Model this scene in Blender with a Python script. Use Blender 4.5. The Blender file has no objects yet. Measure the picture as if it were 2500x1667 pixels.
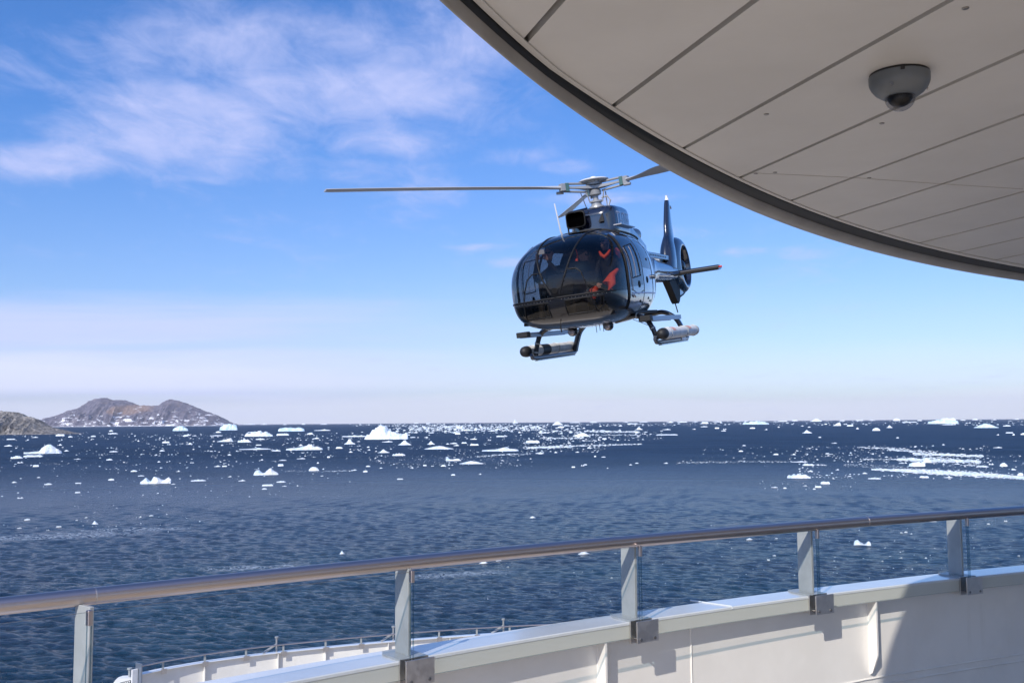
import bpy, math, random
from mathutils import Vector, Matrix, noise
from math import sin, cos, pi, radians, sqrt

# ------------------------------------------------------------------ camera
scene = bpy.context.scene
COL = scene.collection
PITCH, ROLL, F = radians(4.6408), radians(0.4016), 2430.0
fwd = Vector((0, cos(PITCH), sin(PITCH)))
up0 = Vector((0, -sin(PITCH), cos(PITCH)))
CR = cos(ROLL) * Vector((1, 0, 0)) - sin(ROLL) * up0
CU = sin(ROLL) * Vector((1, 0, 0)) + cos(ROLL) * up0
CAM = Vector((0, 0, 20))
cd = bpy.data.cameras.new("camera")
cam = bpy.data.objects.new("camera", cd)
COL.objects.link(cam)
m = Matrix((CR, CU, -fwd)).transposed().to_4x4()
m.translation = CAM
cam.matrix_world = m
cd.sensor_width = 36.0
cd.lens = 36.0 * F / 2500.0
cd.clip_start = 0.05
cd.clip_end = 200000
scene.camera = cam

def ray(x, y):
    return (fwd * F + CR * (x - 1250) - CU * (y - 833.5)).normalized()
def onz(x, y, z):                       # where the sight line meets a level surface
    d = ray(x, y)
    return CAM + d * ((z - CAM.z) / d.z)
def projx(p):
    d = Vector(p) - CAM
    return 1250 + F * d.dot(CR) / d.dot(fwd)

# ------------------------------------------------------------------ light
SUN_EL = radians(38.5)
SUN_AZ = math.atan2(-0.46, -0.89)       # azimuth of the sun measured from +Y towards +X
sun_vec = Vector((sin(SUN_AZ) * cos(SUN_EL), cos(SUN_AZ) * cos(SUN_EL), sin(SUN_EL)))
sd = bpy.data.lights.new("sun", 'SUN')
sd.energy = 4.2
sd.angle = radians(0.53)
sd.color = (1.0, 0.93, 0.84)
sun = bpy.data.objects.new("sun", sd)
COL.objects.link(sun)
sun.rotation_euler = sun_vec.to_track_quat('Z', 'Y').to_euler()
scene.view_settings.view_transform = 'Standard'
scene.view_settings.look = 'None'
scene.view_settings.exposure = 0.25
scene.view_settings.gamma = 1.0

world = bpy.data.worlds.new("World")
scene.world = world
world.use_nodes = True
WN = world.node_tree
for n in list(WN.nodes):
    WN.nodes.remove(n)

class G:
    """small helper that writes node graphs as expressions"""
    def __init__(s, nt): s.nt = nt
    def _in(s, sock, v):
        if isinstance(v, (int, float)): sock.default_value = v
        elif isinstance(v, (tuple, list)):
            sock.default_value = v if len(v) == len(sock.default_value) else tuple(v) + (1,)
        else: s.nt.links.new(v, sock)
    def node(s, t, **kw):
        n = s.nt.nodes.new(t)
        for k, v in kw.items(): setattr(n, k, v)
        return n
    def m(s, op, a, b=0.0, c=0.0, clamp=False):
        n = s.node('ShaderNodeMath', operation=op, use_clamp=clamp)
        s._in(n.inputs[0], a); s._in(n.inputs[1], b); s._in(n.inputs[2], c)
        return n.outputs[0]
    def vm(s, op, a, b=(0, 0, 0)):
        n = s.node('ShaderNodeVectorMath', operation=op)
        s._in(n.inputs[0], a); s._in(n.inputs[1], b)
        return n.outputs[0]
    def mixc(s, f, a, b, blend='MIX'):
        n = s.node('ShaderNodeMix', data_type='RGBA', blend_type=blend)
        s._in(n.inputs[0], f); s._in(n.inputs[6], a); s._in(n.inputs[7], b)
        return n.outputs[2]
    def noise(s, vec, scale, detail=4, rough=0.5, dist=0.0, lac=2.0):
        n = s.node('ShaderNodeTexNoise')
        if vec is not None: s.nt.links.new(vec, n.inputs['Vector'])
        n.inputs['Scale'].default_value = scale
        n.inputs['Detail'].default_value = detail
        n.inputs['Roughness'].default_value = rough
        n.inputs['Distortion'].default_value = dist
        n.inputs['Lacunarity'].default_value = lac
        return n.outputs['Fac']
    def ramp(s, f, lo, hi, a=0.0, b=1.0, smooth=True):
        n = s.node('ShaderNodeMapRange', interpolation_type='SMOOTHSTEP' if smooth else 'LINEAR')
        s._in(n.inputs[0], f); s._in(n.inputs[1], lo); s._in(n.inputs[2], hi)
        s._in(n.inputs[3], a); s._in(n.inputs[4], b)
        return n.outputs[0]
    def sep(s, v):
        n = s.node('ShaderNodeSeparateXYZ'); s.nt.links.new(v, n.inputs[0]); return n.outputs
    def comb(s, x, y, z):
        n = s.node('ShaderNodeCombineXYZ')
        s._in(n.inputs[0], x); s._in(n.inputs[1], y); s._in(n.inputs[2], z)
        return n.outputs[0]
    def bump(s, h, strength, dist, normal=None):
        n = s.node('ShaderNodeBump')
        s._in(n.inputs['Height'], h); s._in(n.inputs['Strength'], strength); s._in(n.inputs['Distance'], dist)
        if normal is not None: s.nt.links.new(normal, n.inputs['Normal'])
        return n.outputs[0]

g = G(WN)
out = g.node('ShaderNodeOutputWorld')
bg = g.node('ShaderNodeBackground')
sky = g.node('ShaderNodeTexSky', sky_type='NISHITA')
sky.sun_disc = False
sky.sun_elevation = SUN_EL
sky.sun_rotation = SUN_AZ
sky.air_density = 1.0
sky.dust_density = 0.4
sky.ozone_density = 3.0
tc = g.node('ShaderNodeTexCoord')
dx, dy, dz = g.sep(tc.outputs['Generated'])
dyc = g.m('MAXIMUM', g.m('ABSOLUTE', dy), 0.05)
U = g.m('DIVIDE', dx, dyc)                     # tangent of bearing
V = g.m('DIVIDE', dz, dyc)                     # tangent of height above the horizon
front = g.ramp(dy, 0.0, 0.3)
den = g.m('ADD', g.m('MAXIMUM', dz, 0.0), 0.10)
CX, CY = g.m('DIVIDE', dx, den), g.m('DIVIDE', dy, den)
cp = g.comb(g.m('MULTIPLY', CX, 1.0), g.m('MULTIPLY', CY, .6), 0.0)
n1 = g.noise(cp, 3.1, 9, 0.62, 0.5)
n2 = g.noise(g.comb(g.m('MULTIPLY', CX, 7.5), g.m('MULTIPLY', CY, 5.2), 3.7), 1.0, 8, 0.66, 0.6)
blobs = [(430, 285, 330, 130, 1.0), (840, 205, 330, 85, 1.0), (640, 110, 760, 120, .62), (930, 320, 170, 55, .75),
         (120, 375, 190, 55, .95), (400, 40, 300, 45, .5), (1130, 60, 200, 140, .62), (760, 395, 220, 40, .5),
         (1050, 465, 100, 40, .45), (1480, 480, 200, 18, .55), (1390, 400, 90, 18, .6), (1270, 375, 90, 24, .5),
         (1950, 622, 70, 20, .6), (1830, 615, 70, 12, .55), (1650, 565, 110, 18, .5), (90, 180, 200, 110, .5),
         (1180, 600, 90, 9, .5), (1250, 640, 60, 12, .6)]
M = None
for (px, py, rx, ry, a) in blobs:
    u0, v0 = (px - 1250) / F, (1031 - py) / F
    du = g.m('DIVIDE', g.m('SUBTRACT', U, u0), rx / F)
    dv = g.m('DIVIDE', g.m('SUBTRACT', V, v0), ry / F)
    d2 = g.m('ADD', g.m('MULTIPLY', du, du), g.m('MULTIPLY', dv, dv))
    e = g.m('MULTIPLY', g.m('DIVIDE', 1.0, g.m('ADD', 1.0, g.m('MULTIPLY', d2, d2))), a)
    M = e if M is None else g.m('MAXIMUM', M, e)
M = g.m('MULTIPLY', M, front)
back = g.m('SUBTRACT', 1.0, front)
M = g.m('ADD', M, g.m('MULTIPLY', back, 0.35))
n0 = g.noise(cp, 1.1, 4, 0.5, 0.3)
nn = g.m('ADD', g.m('ADD', g.m('MULTIPLY', n1, 0.42), g.m('MULTIPLY', n2, 0.33)), g.m('MULTIPLY', n0, .25))
dens = g.m('ADD', g.m('MULTIPLY', g.m('SUBTRACT', nn, 0.5), 3.6), g.m('MULTIPLY', M, 1.0))
cl1 = g.ramp(dens, 0.02, 1.45, 0.0, 0.92)
# low layered veil
lv = g.noise(g.comb(g.m('MULTIPLY', U, 2.0), g.m('MULTIPLY', V, 26.0), 1.0), 1.3, 5, 0.5, 0.35)
vv = g.m('ADD', V, g.m('MULTIPLY', g.m('SUBTRACT', lv, 0.5), 0.06))
vs_ = g.noise(g.comb(g.m('MULTIPLY', U, 2.4), g.m('MULTIPLY', V, 34.0), 5.0), 1.0, 6, 0.6, 0.5)
veil = g.m('MULTIPLY', g.m('MULTIPLY', g.ramp(vv, 0.140, 0.104), g.ramp(vs_, .30, .62, .45, 1.0)), g.ramp(U, 0.10, -0.38, 0.06, 0.80))
low = g.m('MAXIMUM', g.ramp(vv, 0.036, 0.010, 0.0, 0.72), g.m('MULTIPLY', g.m('MULTIPLY', g.ramp(vv, .085, .050), g.ramp(V, .028, .040)), g.ramp(U, .1, -.4, .15, .6)))
tint = g.mixc(g.ramp(V, .02, .40), (.87, .93, 1.22), (.50, .88, 1.40))
skyc = g.vm('MULTIPLY', sky.outputs[0], tint)
K = 8.4
c = g.mixc(veil, skyc, (0.66 * K, 0.72 * K, 1.10 * K))
c = g.mixc(low, c, (0.90 * K, 0.94 * K, 1.10 * K))
c = g.mixc(cl1, c, (0.60 * K, 0.65 * K, 1.0 * K))
WN.links.new(c, bg.inputs['Color'])
bg.inputs['Strength'].default_value = 0.105
WN.links.new(bg.outputs[0], out.inputs[0])

# ------------------------------------------------------------------ materials
def mat(name, color=(.8, .8, .8), rough=.5, metal=0.0, coat=0.0, coat_rough=.05, ior=1.5, spec=.5):
    mt = bpy.data.materials.new(name)
    mt.use_nodes = True
    b = mt.node_tree.nodes['Principled BSDF']
    b.inputs['Base Color'].default_value = (*color, 1)
    b.inputs['Roughness'].default_value = rough
    b.inputs['Metallic'].default_value = metal
    b.inputs['Coat Weight'].default_value = coat
    b.inputs['Coat Roughness'].default_value = coat_rough
    b.inputs['IOR'].default_value = ior
    b.inputs['Specular IOR Level'].default_value = spec
    if coat >= 1: b.inputs['Coat IOR'].default_value = 1.75
    return mt

def speckle(mt, c1, c2, scale, lo=.35, hi=.65, bump=0.0, bdist=.01, detail=6, stretch=(1, 1, 1), rough=None, coords='Object'):
    nt = mt.node_tree; gg = G(nt); b = nt.nodes['Principled BSDF']
    t = gg.node('ShaderNodeTexCoord').outputs[coords]
    v = gg.vm('MULTIPLY', t, stretch)
    n = gg.noise(v, scale, detail, .6)
    nt.links.new(gg.mixc(gg.ramp(n, lo, hi), (*c1, 1), (*c2, 1)), b.inputs['Base Color'])
    if rough: nt.links.new(gg.ramp(n, lo, hi, rough[0], rough[1]), b.inputs['Roughness'])
    if bump: nt.links.new(gg.bump(n, bump, bdist), b.inputs['Normal'])
    return mt

M_ = {}
M_['white'] = speckle(mat('white_paint', rough=.38, coat=.3), (.73, .71, .67), (.78, .76, .72), 3.0, bump=.08, bdist=.01)
def weather(mt):
    nt = mt.node_tree; gg = G(nt); b = nt.nodes['Principled BSDF']
    t = gg.node('ShaderNodeTexCoord').outputs['Object']
    run = gg.noise(gg.vm('MULTIPLY', t, (9, 9, .7)), 1.6, 6, .6)
    spot = gg.noise(t, 1.4, 4, .6)
    f = gg.m('MULTIPLY', gg.ramp(run, .54, .72), gg.ramp(spot, .48, .66, 0, .16))
    old = b.inputs['Base Color'].links[0].from_socket
    nt.links.new(gg.mixc(f, old, (.50, .46, .38, 1)), b.inputs['Base Color'])
    dent = gg.noise(t, 1.1, 2, .4)
    nt.links.new(gg.bump(dent, .35, .02), b.inputs['Normal'])
weather(M_['white'])
M_['cap'] = speckle(mat('cap_paint', rough=.22, coat=.6, coat_rough=.12), (.70, .71, .72), (.76, .77, .78), 5.0)
M_['flange'] = mat('flange_paint', (.60, .60, .55), .4, coat=.3)
M_['soffit'] = speckle(mat('soffit_paint', rough=.45, coat=.2, coat_rough=.3), (.52, .505, .48), (.60, .585, .56), 1.6, .3, .7, bump=.15, bdist=.012)
M_['rim'] = speckle(mat('rim_paint', rough=.45), (.27, .26, .245), (.32, .31, .295), 6.0)
M_['intake_shade'] = mat('intake_shade_black', (.001, .001, .0012), 1.0, spec=0.0)
M_['gap_shade'] = mat('gap_shade_black', (.012, .013, .014), .55)
M_['dark'] = mat('joint_grey', (.32, .30, .28), .8)
M_['steel'] = mat('brushed_steel', (.56, .49, .47), .36, 1.0)
M_['plate'] = speckle(mat('steel_plate', rough=.42, metal=1.0), (.56, .53, .51), (.62, .59, .57), 40, rough=(.38, .48))
M_['galv'] = speckle(mat('post_paint', rough=.35, metal=.1), (.34, .36, .36), (.39, .41, .41), 12)
M_['screw'] = mat('screw_metal', (.30, .29, .28), .35, 1.0)
M_['navy'] = mat('navy_paint', (.003, .005, .015), .22, coat=1.0, coat_rough=.03, ior=1.6)
M_['black'] = mat('black_gloss', (.006, .006, .008), .3, coat=.7, coat_rough=.05)
M_['frame'] = mat('black_frame', (.006, .006, .007), .6, spec=.3)
M_['matt'] = mat('matt_black', (.012, .012, .013), .6)
M_['interior'] = mat('cabin_trim', (.008, .008, .009), .7)
M_['blade'] = mat('blade_paint', (.46, .47, .49), .4)
M_['hub'] = mat('hub_paint', (.34, .345, .35), .35, .3)
M_['teal'] = mat('teal_block', (.06, .14, .14), .5)
M_['capwhite'] = mat('white_plastic', (.78, .78, .78), .35)
M_['float'] = speckle(mat('float_fabric', rough=.7), (.56, .56, .54), (.70, .70, .68), 5, bump=.3, bdist=.02)
M_['letter'] = mat('letter_grey', (.66, .70, .80), .4)
M_['red'] = mat('red_lens', (.6, .08, .06), .2)
M_['pink'] = mat('pink_patch', (.62, .33, .27), .7)
M_['orange'] = speckle(mat('orange_cloth', rough=.7), (.90, .075, .02), (1.0, .12, .035), 18)
M_['skin'] = mat('skin', (.70, .38, .28), .5)
M_['cloth'] = speckle(mat('dark_cloth', rough=.85), (.006, .006, .008), (.016, .016, .019), 9)
M_['beard'] = mat('beard', (.20, .17, .15), .8)
M_['camgrey'] = mat('camera_housing', (.125, .14, .155), .45)
M_['lens'] = mat('dome_black', (.004, .004, .005), .35)
M_['teak'] = mat('teak', (.36, .25, .15), .6)
M_['hull'] = speckle(mat('hull_paint', rough=.3), (.50, .52, .55), (.60, .62, .64), .3)
M_['skid'] = mat('skid_paint', (.05, .06, .085), .3, .3, coat=.5)
M_['tread'] = mat('tread_metal', (.26, .30, .37), .35, .6)
M_['mount'] = mat('mount_tan', (.22, .19, .15), .5)

def glass(name, tint, refl_rough=0.02, extra=0.0, ior=1.45, dirt=None):
    mt = bpy.data.materials.new(name); mt.use_nodes = True
    nt = mt.node_tree; nt.nodes.clear(); gg = G(nt)
    o = gg.node('ShaderNodeOutputMaterial')
    tr = gg.node('ShaderNodeBsdfTransparent'); tr.inputs[0].default_value = (*tint, 1)
    gl = gg.node('ShaderNodeBsdfGlossy'); gl.inputs['Roughness'].default_value = refl_rough
    fr = gg.node('ShaderNodeFresnel')
    bf = gg.node('ShaderNodeNewGeometry').outputs['Backfacing']     # panes are thin: same reflection from both faces
    nt.links.new(gg.m('ADD', gg.m('MULTIPLY', bf, 1 / ior - ior), ior), fr.inputs[0])
    mx = gg.node('ShaderNodeMixShader')
    nt.links.new(gg.m('ADD', fr.outputs[0], extra, clamp=True), mx.inputs[0])
    nt.links.new(tr.outputs[0], mx.inputs[1]); nt.links.new(gl.outputs[0], mx.inputs[2])
    nt.links.new(mx.outputs[0], o.inputs[0])
    return mt
M_['windshield'] = glass('windshield_glass', (.46, .45, .45), .015, .012)
M_['sideglass'] = glass('side_glass', (.36, .40, .46), .015, .11)
M_['chin'] = glass('chin_glass', (.60, .50, .36), .03, .01)
M_['pane'] = glass('railing_glass', (.965, .975, .975), .0, -0.015, 1.3)
M_['edge'] = glass('glass_edge', (.42, .56, .62), .1, .10)
M_['dome'] = glass('clear_dome', (.72, .73, .76), .05, .0, 1.25)

def teak():
    mt = M_['teak']; nt = mt.node_tree; gg = G(nt); b = nt.nodes['Principled BSDF']
    t = gg.node('ShaderNodeTexCoord').outputs['Object']
    x, y, z = gg.sep(t)
    fr = gg.m('FRACT', gg.m('DIVIDE', x, .07))
    seam = gg.ramp(gg.m('ABSOLUTE', gg.m('SUBTRACT', fr, .5)), .45, .47, 0, 1)
    n = gg.noise(gg.vm('MULTIPLY', t, (14, 1.5, 1)), 3, 5)
    c = gg.mixc(n, (.44, .37, .28, 1), (.56, .48, .38, 1))
    nt.links.new(gg.mixc(seam, c, (.03, .03, .03, 1)), b.inputs['Base Color'])
teak()

# ------------------------------------------------------------------ mesh helpers
class MB:
    def __init__(s): s.v, s.f, s.mi = [], [], []
    def add(s, vs, fs, mi=0):
        o = len(s.v); s.v += [tuple(p) for p in vs]
        for f in fs: s.f.append([i + o for i in f]); s.mi.append(mi)
        return s
    def box(s, c, size, mtx=None, mi=0):
        hx, hy, hz = size[0] / 2, size[1] / 2, size[2] / 2
        b = min(hx, hy, hz) * .18
        vs = []
        for sz in (-1, 1):
            for sx, sy in ((-1, -1), (1, -1), (1, 1), (-1, 1)):
                vs += [Vector((sx * (hx - b), sy * (hy - b), sz * hz)), Vector((sx * hx, sy * (hy - b), sz * (hz - b))),
                       Vector((sx * (hx - b), sy * hy, sz * (hz - b)))]
        def I(z, k, t): return z * 12 + k * 3 + t
        fs = [[I(0, k, 0) for k in (3, 2, 1, 0)], [I(1, k, 0) for k in (0, 1, 2, 3)]]
        # sides: x faces between corners with equal sign x, y faces likewise
        fs += [[I(0, 1, 1), I(0, 2, 1), I(1, 2, 1), I(1, 1, 1)], [I(0, 3, 1), I(0, 0, 1), I(1, 0, 1), I(1, 3, 1)],
               [I(0, 0, 2), I(0, 1, 2), I(1, 1, 2), I(1, 0, 2)], [I(0, 2, 2), I(0, 3, 2), I(1, 3, 2), I(1, 2, 2)]]
        for k in range(4):
            fs.append([I(0, k, 1), I(0, k, 2), I(1, k, 2), I(1, k, 1)])
        for z in (0, 1):
            for a, b2, t in ((0, 1, 2), (1, 2, 1), (2, 3, 2), (3, 0, 1)):
                fs.append([I(z, a, 0), I(z, b2, 0), I(z, b2, t), I(z, a, t)])
            for k in range(4):
                fs.append([I(z, k, 0), I(z, k, 1), I(z, k, 2)])
        T = Matrix.Translation(Vector(c))
        if mtx is not None: T = T @ mtx.to_4x4()
        return s.add([T @ p for p in vs], fs, mi)
    def tube(s, pts, r, seg=12, cap=True, mi=0, sx=1.0, upv=Vector((0, 0, 1)), closed=False):
        pts = [Vector(p) for p in pts]; n = len(pts)
        rs = r if isinstance(r, (list, tuple)) else [r] * n
        vs, fs = [], []
        for i, p in enumerate(pts):
            if closed: t = pts[(i + 1) % n] - pts[i - 1]
            else: t = pts[min(i + 1, n - 1)] - pts[max(i - 1, 0)]
            t.normalize()
            u = upv if abs(t.dot(upv)) < .95 else Vector((0, 1, 0)) if abs(t.y) < .9 else Vector((1, 0, 0))
            a = t.cross(u).normalized(); b = a.cross(t).normalized()
            for k in range(seg):
                an = 2 * pi * k / seg
                vs.append(p + (a * cos(an) * sx + b * sin(an)) * rs[i])
        for i in range(n if closed else n - 1):
            j = (i + 1) % n
            for k in range(seg):
                k2 = (k + 1) % seg
                fs.append([i * seg + k, i * seg + k2, j * seg + k2, j * seg + k])
        if cap and not closed:
            fs.append(list(range(seg))[::-1]); fs.append([(n - 1) * seg + k for k in range(seg)])
        return s.add(vs, fs, mi)
    def lathe(s, prof, seg=24, mtx=None, mi=0):
        vs, fs = [], []
        for r, z in prof:
            for k in range(seg):
                a = 2 * pi * k / seg
                vs.append(Vector((r * cos(a), r * sin(a), z)))
        n = len(prof)
        for i in range(n - 1):
            for k in range(seg):
                k2 = (k + 1) % seg
                fs.append([i * seg + k, i * seg + k2, (i + 1) * seg + k2, (i + 1) * seg + k])
        fs.append(list(range(seg))[::-1]); fs.append([(n - 1) * seg + k for k in range(seg)])
        if mtx is not None: vs = [mtx @ v for v in vs]
        return s.add(vs, fs, mi)
    def loft(s, rings, closed=True, cap=True, mi=0):
        n = len(rings[0]); vs = [p for r in rings for p in r]; fs = []
        for i in range(len(rings) - 1):
            for k in range(n if closed else n - 1):
                k2 = (k + 1) % n
                fs.append([i * n + k, i * n + k2, (i + 1) * n + k2, (i + 1) * n + k])
        if cap and closed:
            fs.append(list(range(n))[::-1]); fs.append([(len(rings) - 1) * n + k for k in range(n)])
        return s.add(vs, fs, mi)
    def prism(s, poly, t, axis='x', mi=0, off=0.0):
        n = len(poly)
        def P(a, b, c):
            return (c, a, b) if axis == 'x' else ((a, c, b) if axis == 'y' else (a, b, c))
        vs = [P(a, b, off - t / 2) for a, b in poly] + [P(a, b, off + t / 2) for a, b in poly]
        fs = [list(range(n))[::-1], [n + k for k in range(n)]]
        fs += [[k, (k + 1) % n, n + (k + 1) % n, n + k] for k in range(n)]
        return s.add(vs, fs, mi)
    def build(s, name, mats, parent=None, smooth=True, angle=35):
        me = bpy.data.meshes.new(name)
        me.from_pydata(s.v, [], s.f)
        if not isinstance(mats, (list, tuple)): mats = [mats]
        for mm in mats: me.materials.append(mm)
        if len(mats) > 1: me.polygons.foreach_set('material_index', s.mi)
        me.validate(); me.update()
        import bmesh
        bm = bmesh.new(); bm.from_mesh(me)
        bmesh.ops.recalc_face_normals(bm, faces=bm.faces)
        bm.to_mesh(me); bm.free()
        if smooth:
            me.polygons.foreach_set('use_smooth', [True] * len(me.polygons))
            me.set_sharp_from_angle(angle=radians(angle))
        o = bpy.data.objects.new(name, me); COL.objects.link(o)
        if parent is not None: o.parent = parent
        return o

def tag(o, label=None, cat=None, group=None, kind=None):
    if label: o['label'] = label
    if cat: o['category'] = cat
    if group: o['group'] = group
    if kind: o['kind'] = kind
    return o
def empty(name, loc, label, cat, group=None):
    o = bpy.data.objects.new(name, None); COL.objects.link(o); o.location = loc
    o.empty_display_size = .3
    return tag(o, label, cat, group)

def lerp_table(tab, x):
    if x <= tab[0][0]: return tab[0][1:]
    for a, b in zip(tab, tab[1:]):
        if x <= b[0]:
            t = (x - a[0]) / (b[0] - a[0])
            return tuple(p + (q - p) * t for p, q in zip(a[1:], b[1:]))
    return tab[-1][1:]
def smooth_table(tab, x):               # Catmull-Rom through the rows
    n = len(tab)
    if x <= tab[0][0]: return tab[0][1:]
    if x >= tab[-1][0]: return tab[-1][1:]
    for i in range(n - 1):
        if x <= tab[i + 1][0]: break
    p0, p1, p2, p3 = tab[max(i - 1, 0)], tab[i], tab[i + 1], tab[min(i + 2, n - 1)]
    h = p2[0] - p1[0]; t = (x - p1[0]) / h
    res = []
    for k in range(1, len(p1)):
        m1 = (p2[k] - p0[k]) / (p2[0] - p0[0]) * h if p2[0] != p0[0] else 0
        m2 = (p3[k] - p1[k]) / (p3[0] - p1[0]) * h if p3[0] != p1[0] else 0
        res.append((2*t**3 - 3*t**2 + 1)*p1[k] + (t**3 - 2*t**2 + t)*m1 + (-2*t**3 + 3*t**2)*p2[k] + (t**3 - t**2)*m2)
    return tuple(res)
def nz(x, y, z=0.0, o=4):
    return noise.fractal(Vector((x, y, z)), 1.0, 2.0, o, noise_basis='PERLIN_ORIGINAL')

# ------------------------------------------------------------------ sea
def make_sea():
    import numpy as np
    # polar sheet round the ship: fine where waves can be told apart, coarse out to the horizon and behind
    R = [0.0, 20.0, 40.0]
    r = 58.0
    while r < 2600:
        R.append(r); r += max(.16, r * r * .30 / (995 * 20.0))
    while R[-1] < 80000: R.append(R[-1] * 1.12)
    R = np.array(R)
    fine = np.radians(np.arange(-33, 33.01, .052))
    coarse = np.radians(np.arange(33.01 + 4, 360 - 33, 4.0))
    A_ = np.concatenate([fine, coarse]); nA = len(A_); nR = len(R)
    rr, aa = np.meshgrid(R, A_, indexing='ij')
    X, Y = rr * np.sin(aa), rr * np.cos(aa); Z = np.zeros_like(X)
    dR = np.gradient(R)[:, None]
    rs = np.random.RandomState(3)
    n = 84
    lam = np.exp(rs.uniform(np.log(.7), np.log(4.6), n))
    main = np.radians(250)
    th = main + rs.normal(0, .48, n)
    ph = rs.uniform(0, 2 * np.pi, n)
    DX, DY = np.zeros_like(X), np.zeros_like(X)
    sel = (rr > 50) & (rr < 2600)
    # calmer and rougher patches
    cal = .8 + .3 * np.sin(X * .021 + 1.3 * np.sin(Y * .013)) * np.sin(Y * .017 + 2 + .8 * np.sin(X * .009))
    for l, t, p in zip(lam, th, ph):
        k = 2 * np.pi / l; sl = .040 * (1.0 if l < 3 else (3 / l) ** .7)
        a = sl / k
        q = np.clip((l - 2.0 * dR) / (2.2 * dR), 0, 1); att = q * q * (3 - 2 * q) * cal * sel
        f_ = k * (X * np.cos(t) + Y * np.sin(t)) + p
        Z += a * att * np.cos(f_)
        sn = np.sin(f_) * a * att * .55
        DX -= np.cos(t) * sn; DY -= np.sin(t) * sn
    co = np.stack([X + DX, Y + DY, Z], -1).reshape(-1, 3).astype(np.float32)
    i, j = np.meshgrid(np.arange(nR - 1), np.arange(nA), indexing='ij')
    j2 = (j + 1) % nA
    q = np.stack([i * nA + j, (i + 1) * nA + j, (i + 1) * nA + j2, i * nA + j2], -1).reshape(-1, 4)[:, ::-1].astype(np.int32)
    me = bpy.data.meshes.new('sea_water')
    me.vertices.add(len(co)); me.vertices.foreach_set('co', co.ravel())
    me.loops.add(q.size); me.loops.foreach_set('vertex_index', q.ravel())
    me.polygons.add(len(q)); me.polygons.foreach_set('loop_start', np.arange(0, q.size, 4, dtype=np.int32))
    me.polygons.foreach_set('use_smooth', np.ones(len(q), bool))
    me.update(calc_edges=True)
    if me.polygons[len(q) // 2].normal.z < 0: me.flip_normals()
    mt = mat('sea_water', (.010, .035, .060), .08, ior=1.333, spec=.42)
    nt = mt.node_tree; gg = G(nt); b = nt.nodes['Principled BSDF']
    t = gg.node('ShaderNodeNewGeometry').outputs['Position']
    x, y, z = gg.sep(t)
    dist = gg.m('SQRT', gg.m('ADD', gg.m('MULTIPLY', x, x), gg.m('MULTIPLY', y, y)))
    rx = gg.m('ADD', gg.m('MULTIPLY', x, .94), gg.m('MULTIPLY', y, -.34))
    ry = gg.m('ADD', gg.m('MULTIPLY', x, .34), gg.m('MULTIPLY', y, .94))
    w = gg.comb(gg.m('MULTIPLY', rx, .7), ry, 0.0)
    w1 = gg.noise(w, 2.1, 6, .65, .6)
    w2 = gg.noise(w, .27, 4, .55, .6)
    w3 = gg.noise(gg.comb(gg.m('MULTIPLY', rx, .5), ry, 4.0), .016, 5, .6, .3)
    far = gg.ramp(dist, 150, 500)
    h = gg.m('ADD', gg.m('MULTIPLY', w1, .85), gg.m('MULTIPLY', gg.m('MULTIPLY', w2, 3.8), far))
    nt.links.new(gg.bump(h, 1.0, 1.0), b.inputs['Normal'])
    patch = gg.ramp(w3, .38, .62)
    wake = gg.m('MULTIPLY', gg.ramp(dist, 280, 100), gg.ramp(gg.noise(w, .03, 3, .5), .42, .62))
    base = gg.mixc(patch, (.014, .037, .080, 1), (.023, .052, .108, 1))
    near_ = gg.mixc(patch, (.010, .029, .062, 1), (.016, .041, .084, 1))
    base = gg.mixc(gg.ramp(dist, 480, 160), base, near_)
    base = gg.mixc(wake, base, (.012, .046, .084, 1))
    fo = gg.noise(w, 1.3, 9, .75, 1.4)
    streak = gg.noise(gg.comb(gg.m('MULTIPLY', rx, .3), gg.m('MULTIPLY', ry, 1.0), 2.0), .06, 4, .55, .8)
    foam = gg.m('MULTIPLY', gg.ramp(fo, .60, .72), gg.m('MULTIPLY', gg.ramp(streak, .54, .66), gg.ramp(dist, 380, 150)))
    for (px, py, wx, wy, ang) in ((140, 1308, 16, 7, .25), (330, 1292, 13, 4, .1), (1110, 1402, 9, 3, .3), (640, 1385, 10, 3, .2)):
        c_ = onz(px, py, 0)
        ex = gg.m('DIVIDE', gg.m('SUBTRACT', x, c_.x), wx); ey = gg.m('DIVIDE', gg.m('SUBTRACT', gg.m('SUBTRACT', y, c_.y), gg.m('MULTIPLY', gg.m('SUBTRACT', x, c_.x), ang)), wy)
        el = gg.ramp(gg.m('ADD', gg.m('MULTIPLY', ex, ex), gg.m('MULTIPLY', ey, ey)), 1.3, 0.0)
        foam = gg.m('MAXIMUM', foam, gg.m('MULTIPLY', el, gg.ramp(fo, .46, .60)))
    base = gg.mixc(gg.m('MULTIPLY', foam, .75), base, (.55, .64, .74, 1))
    nt.links.new(base, b.inputs['Base Color'])
    nt.links.new(gg.ramp(dist, 140, 480, .42, .06), b.inputs['Specular IOR Level'])
    nt.links.new(gg.m('MAXIMUM', gg.ramp(dist, 120, 650, .10, .5, False), gg.m('MULTIPLY', foam, .5)), b.inputs['Roughness'])
    me.materials.append(mt)
    o = bpy.data.objects.new('sea_water', me); COL.objects.link(o)
    tag(o, kind='structure')
make_sea()

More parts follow.
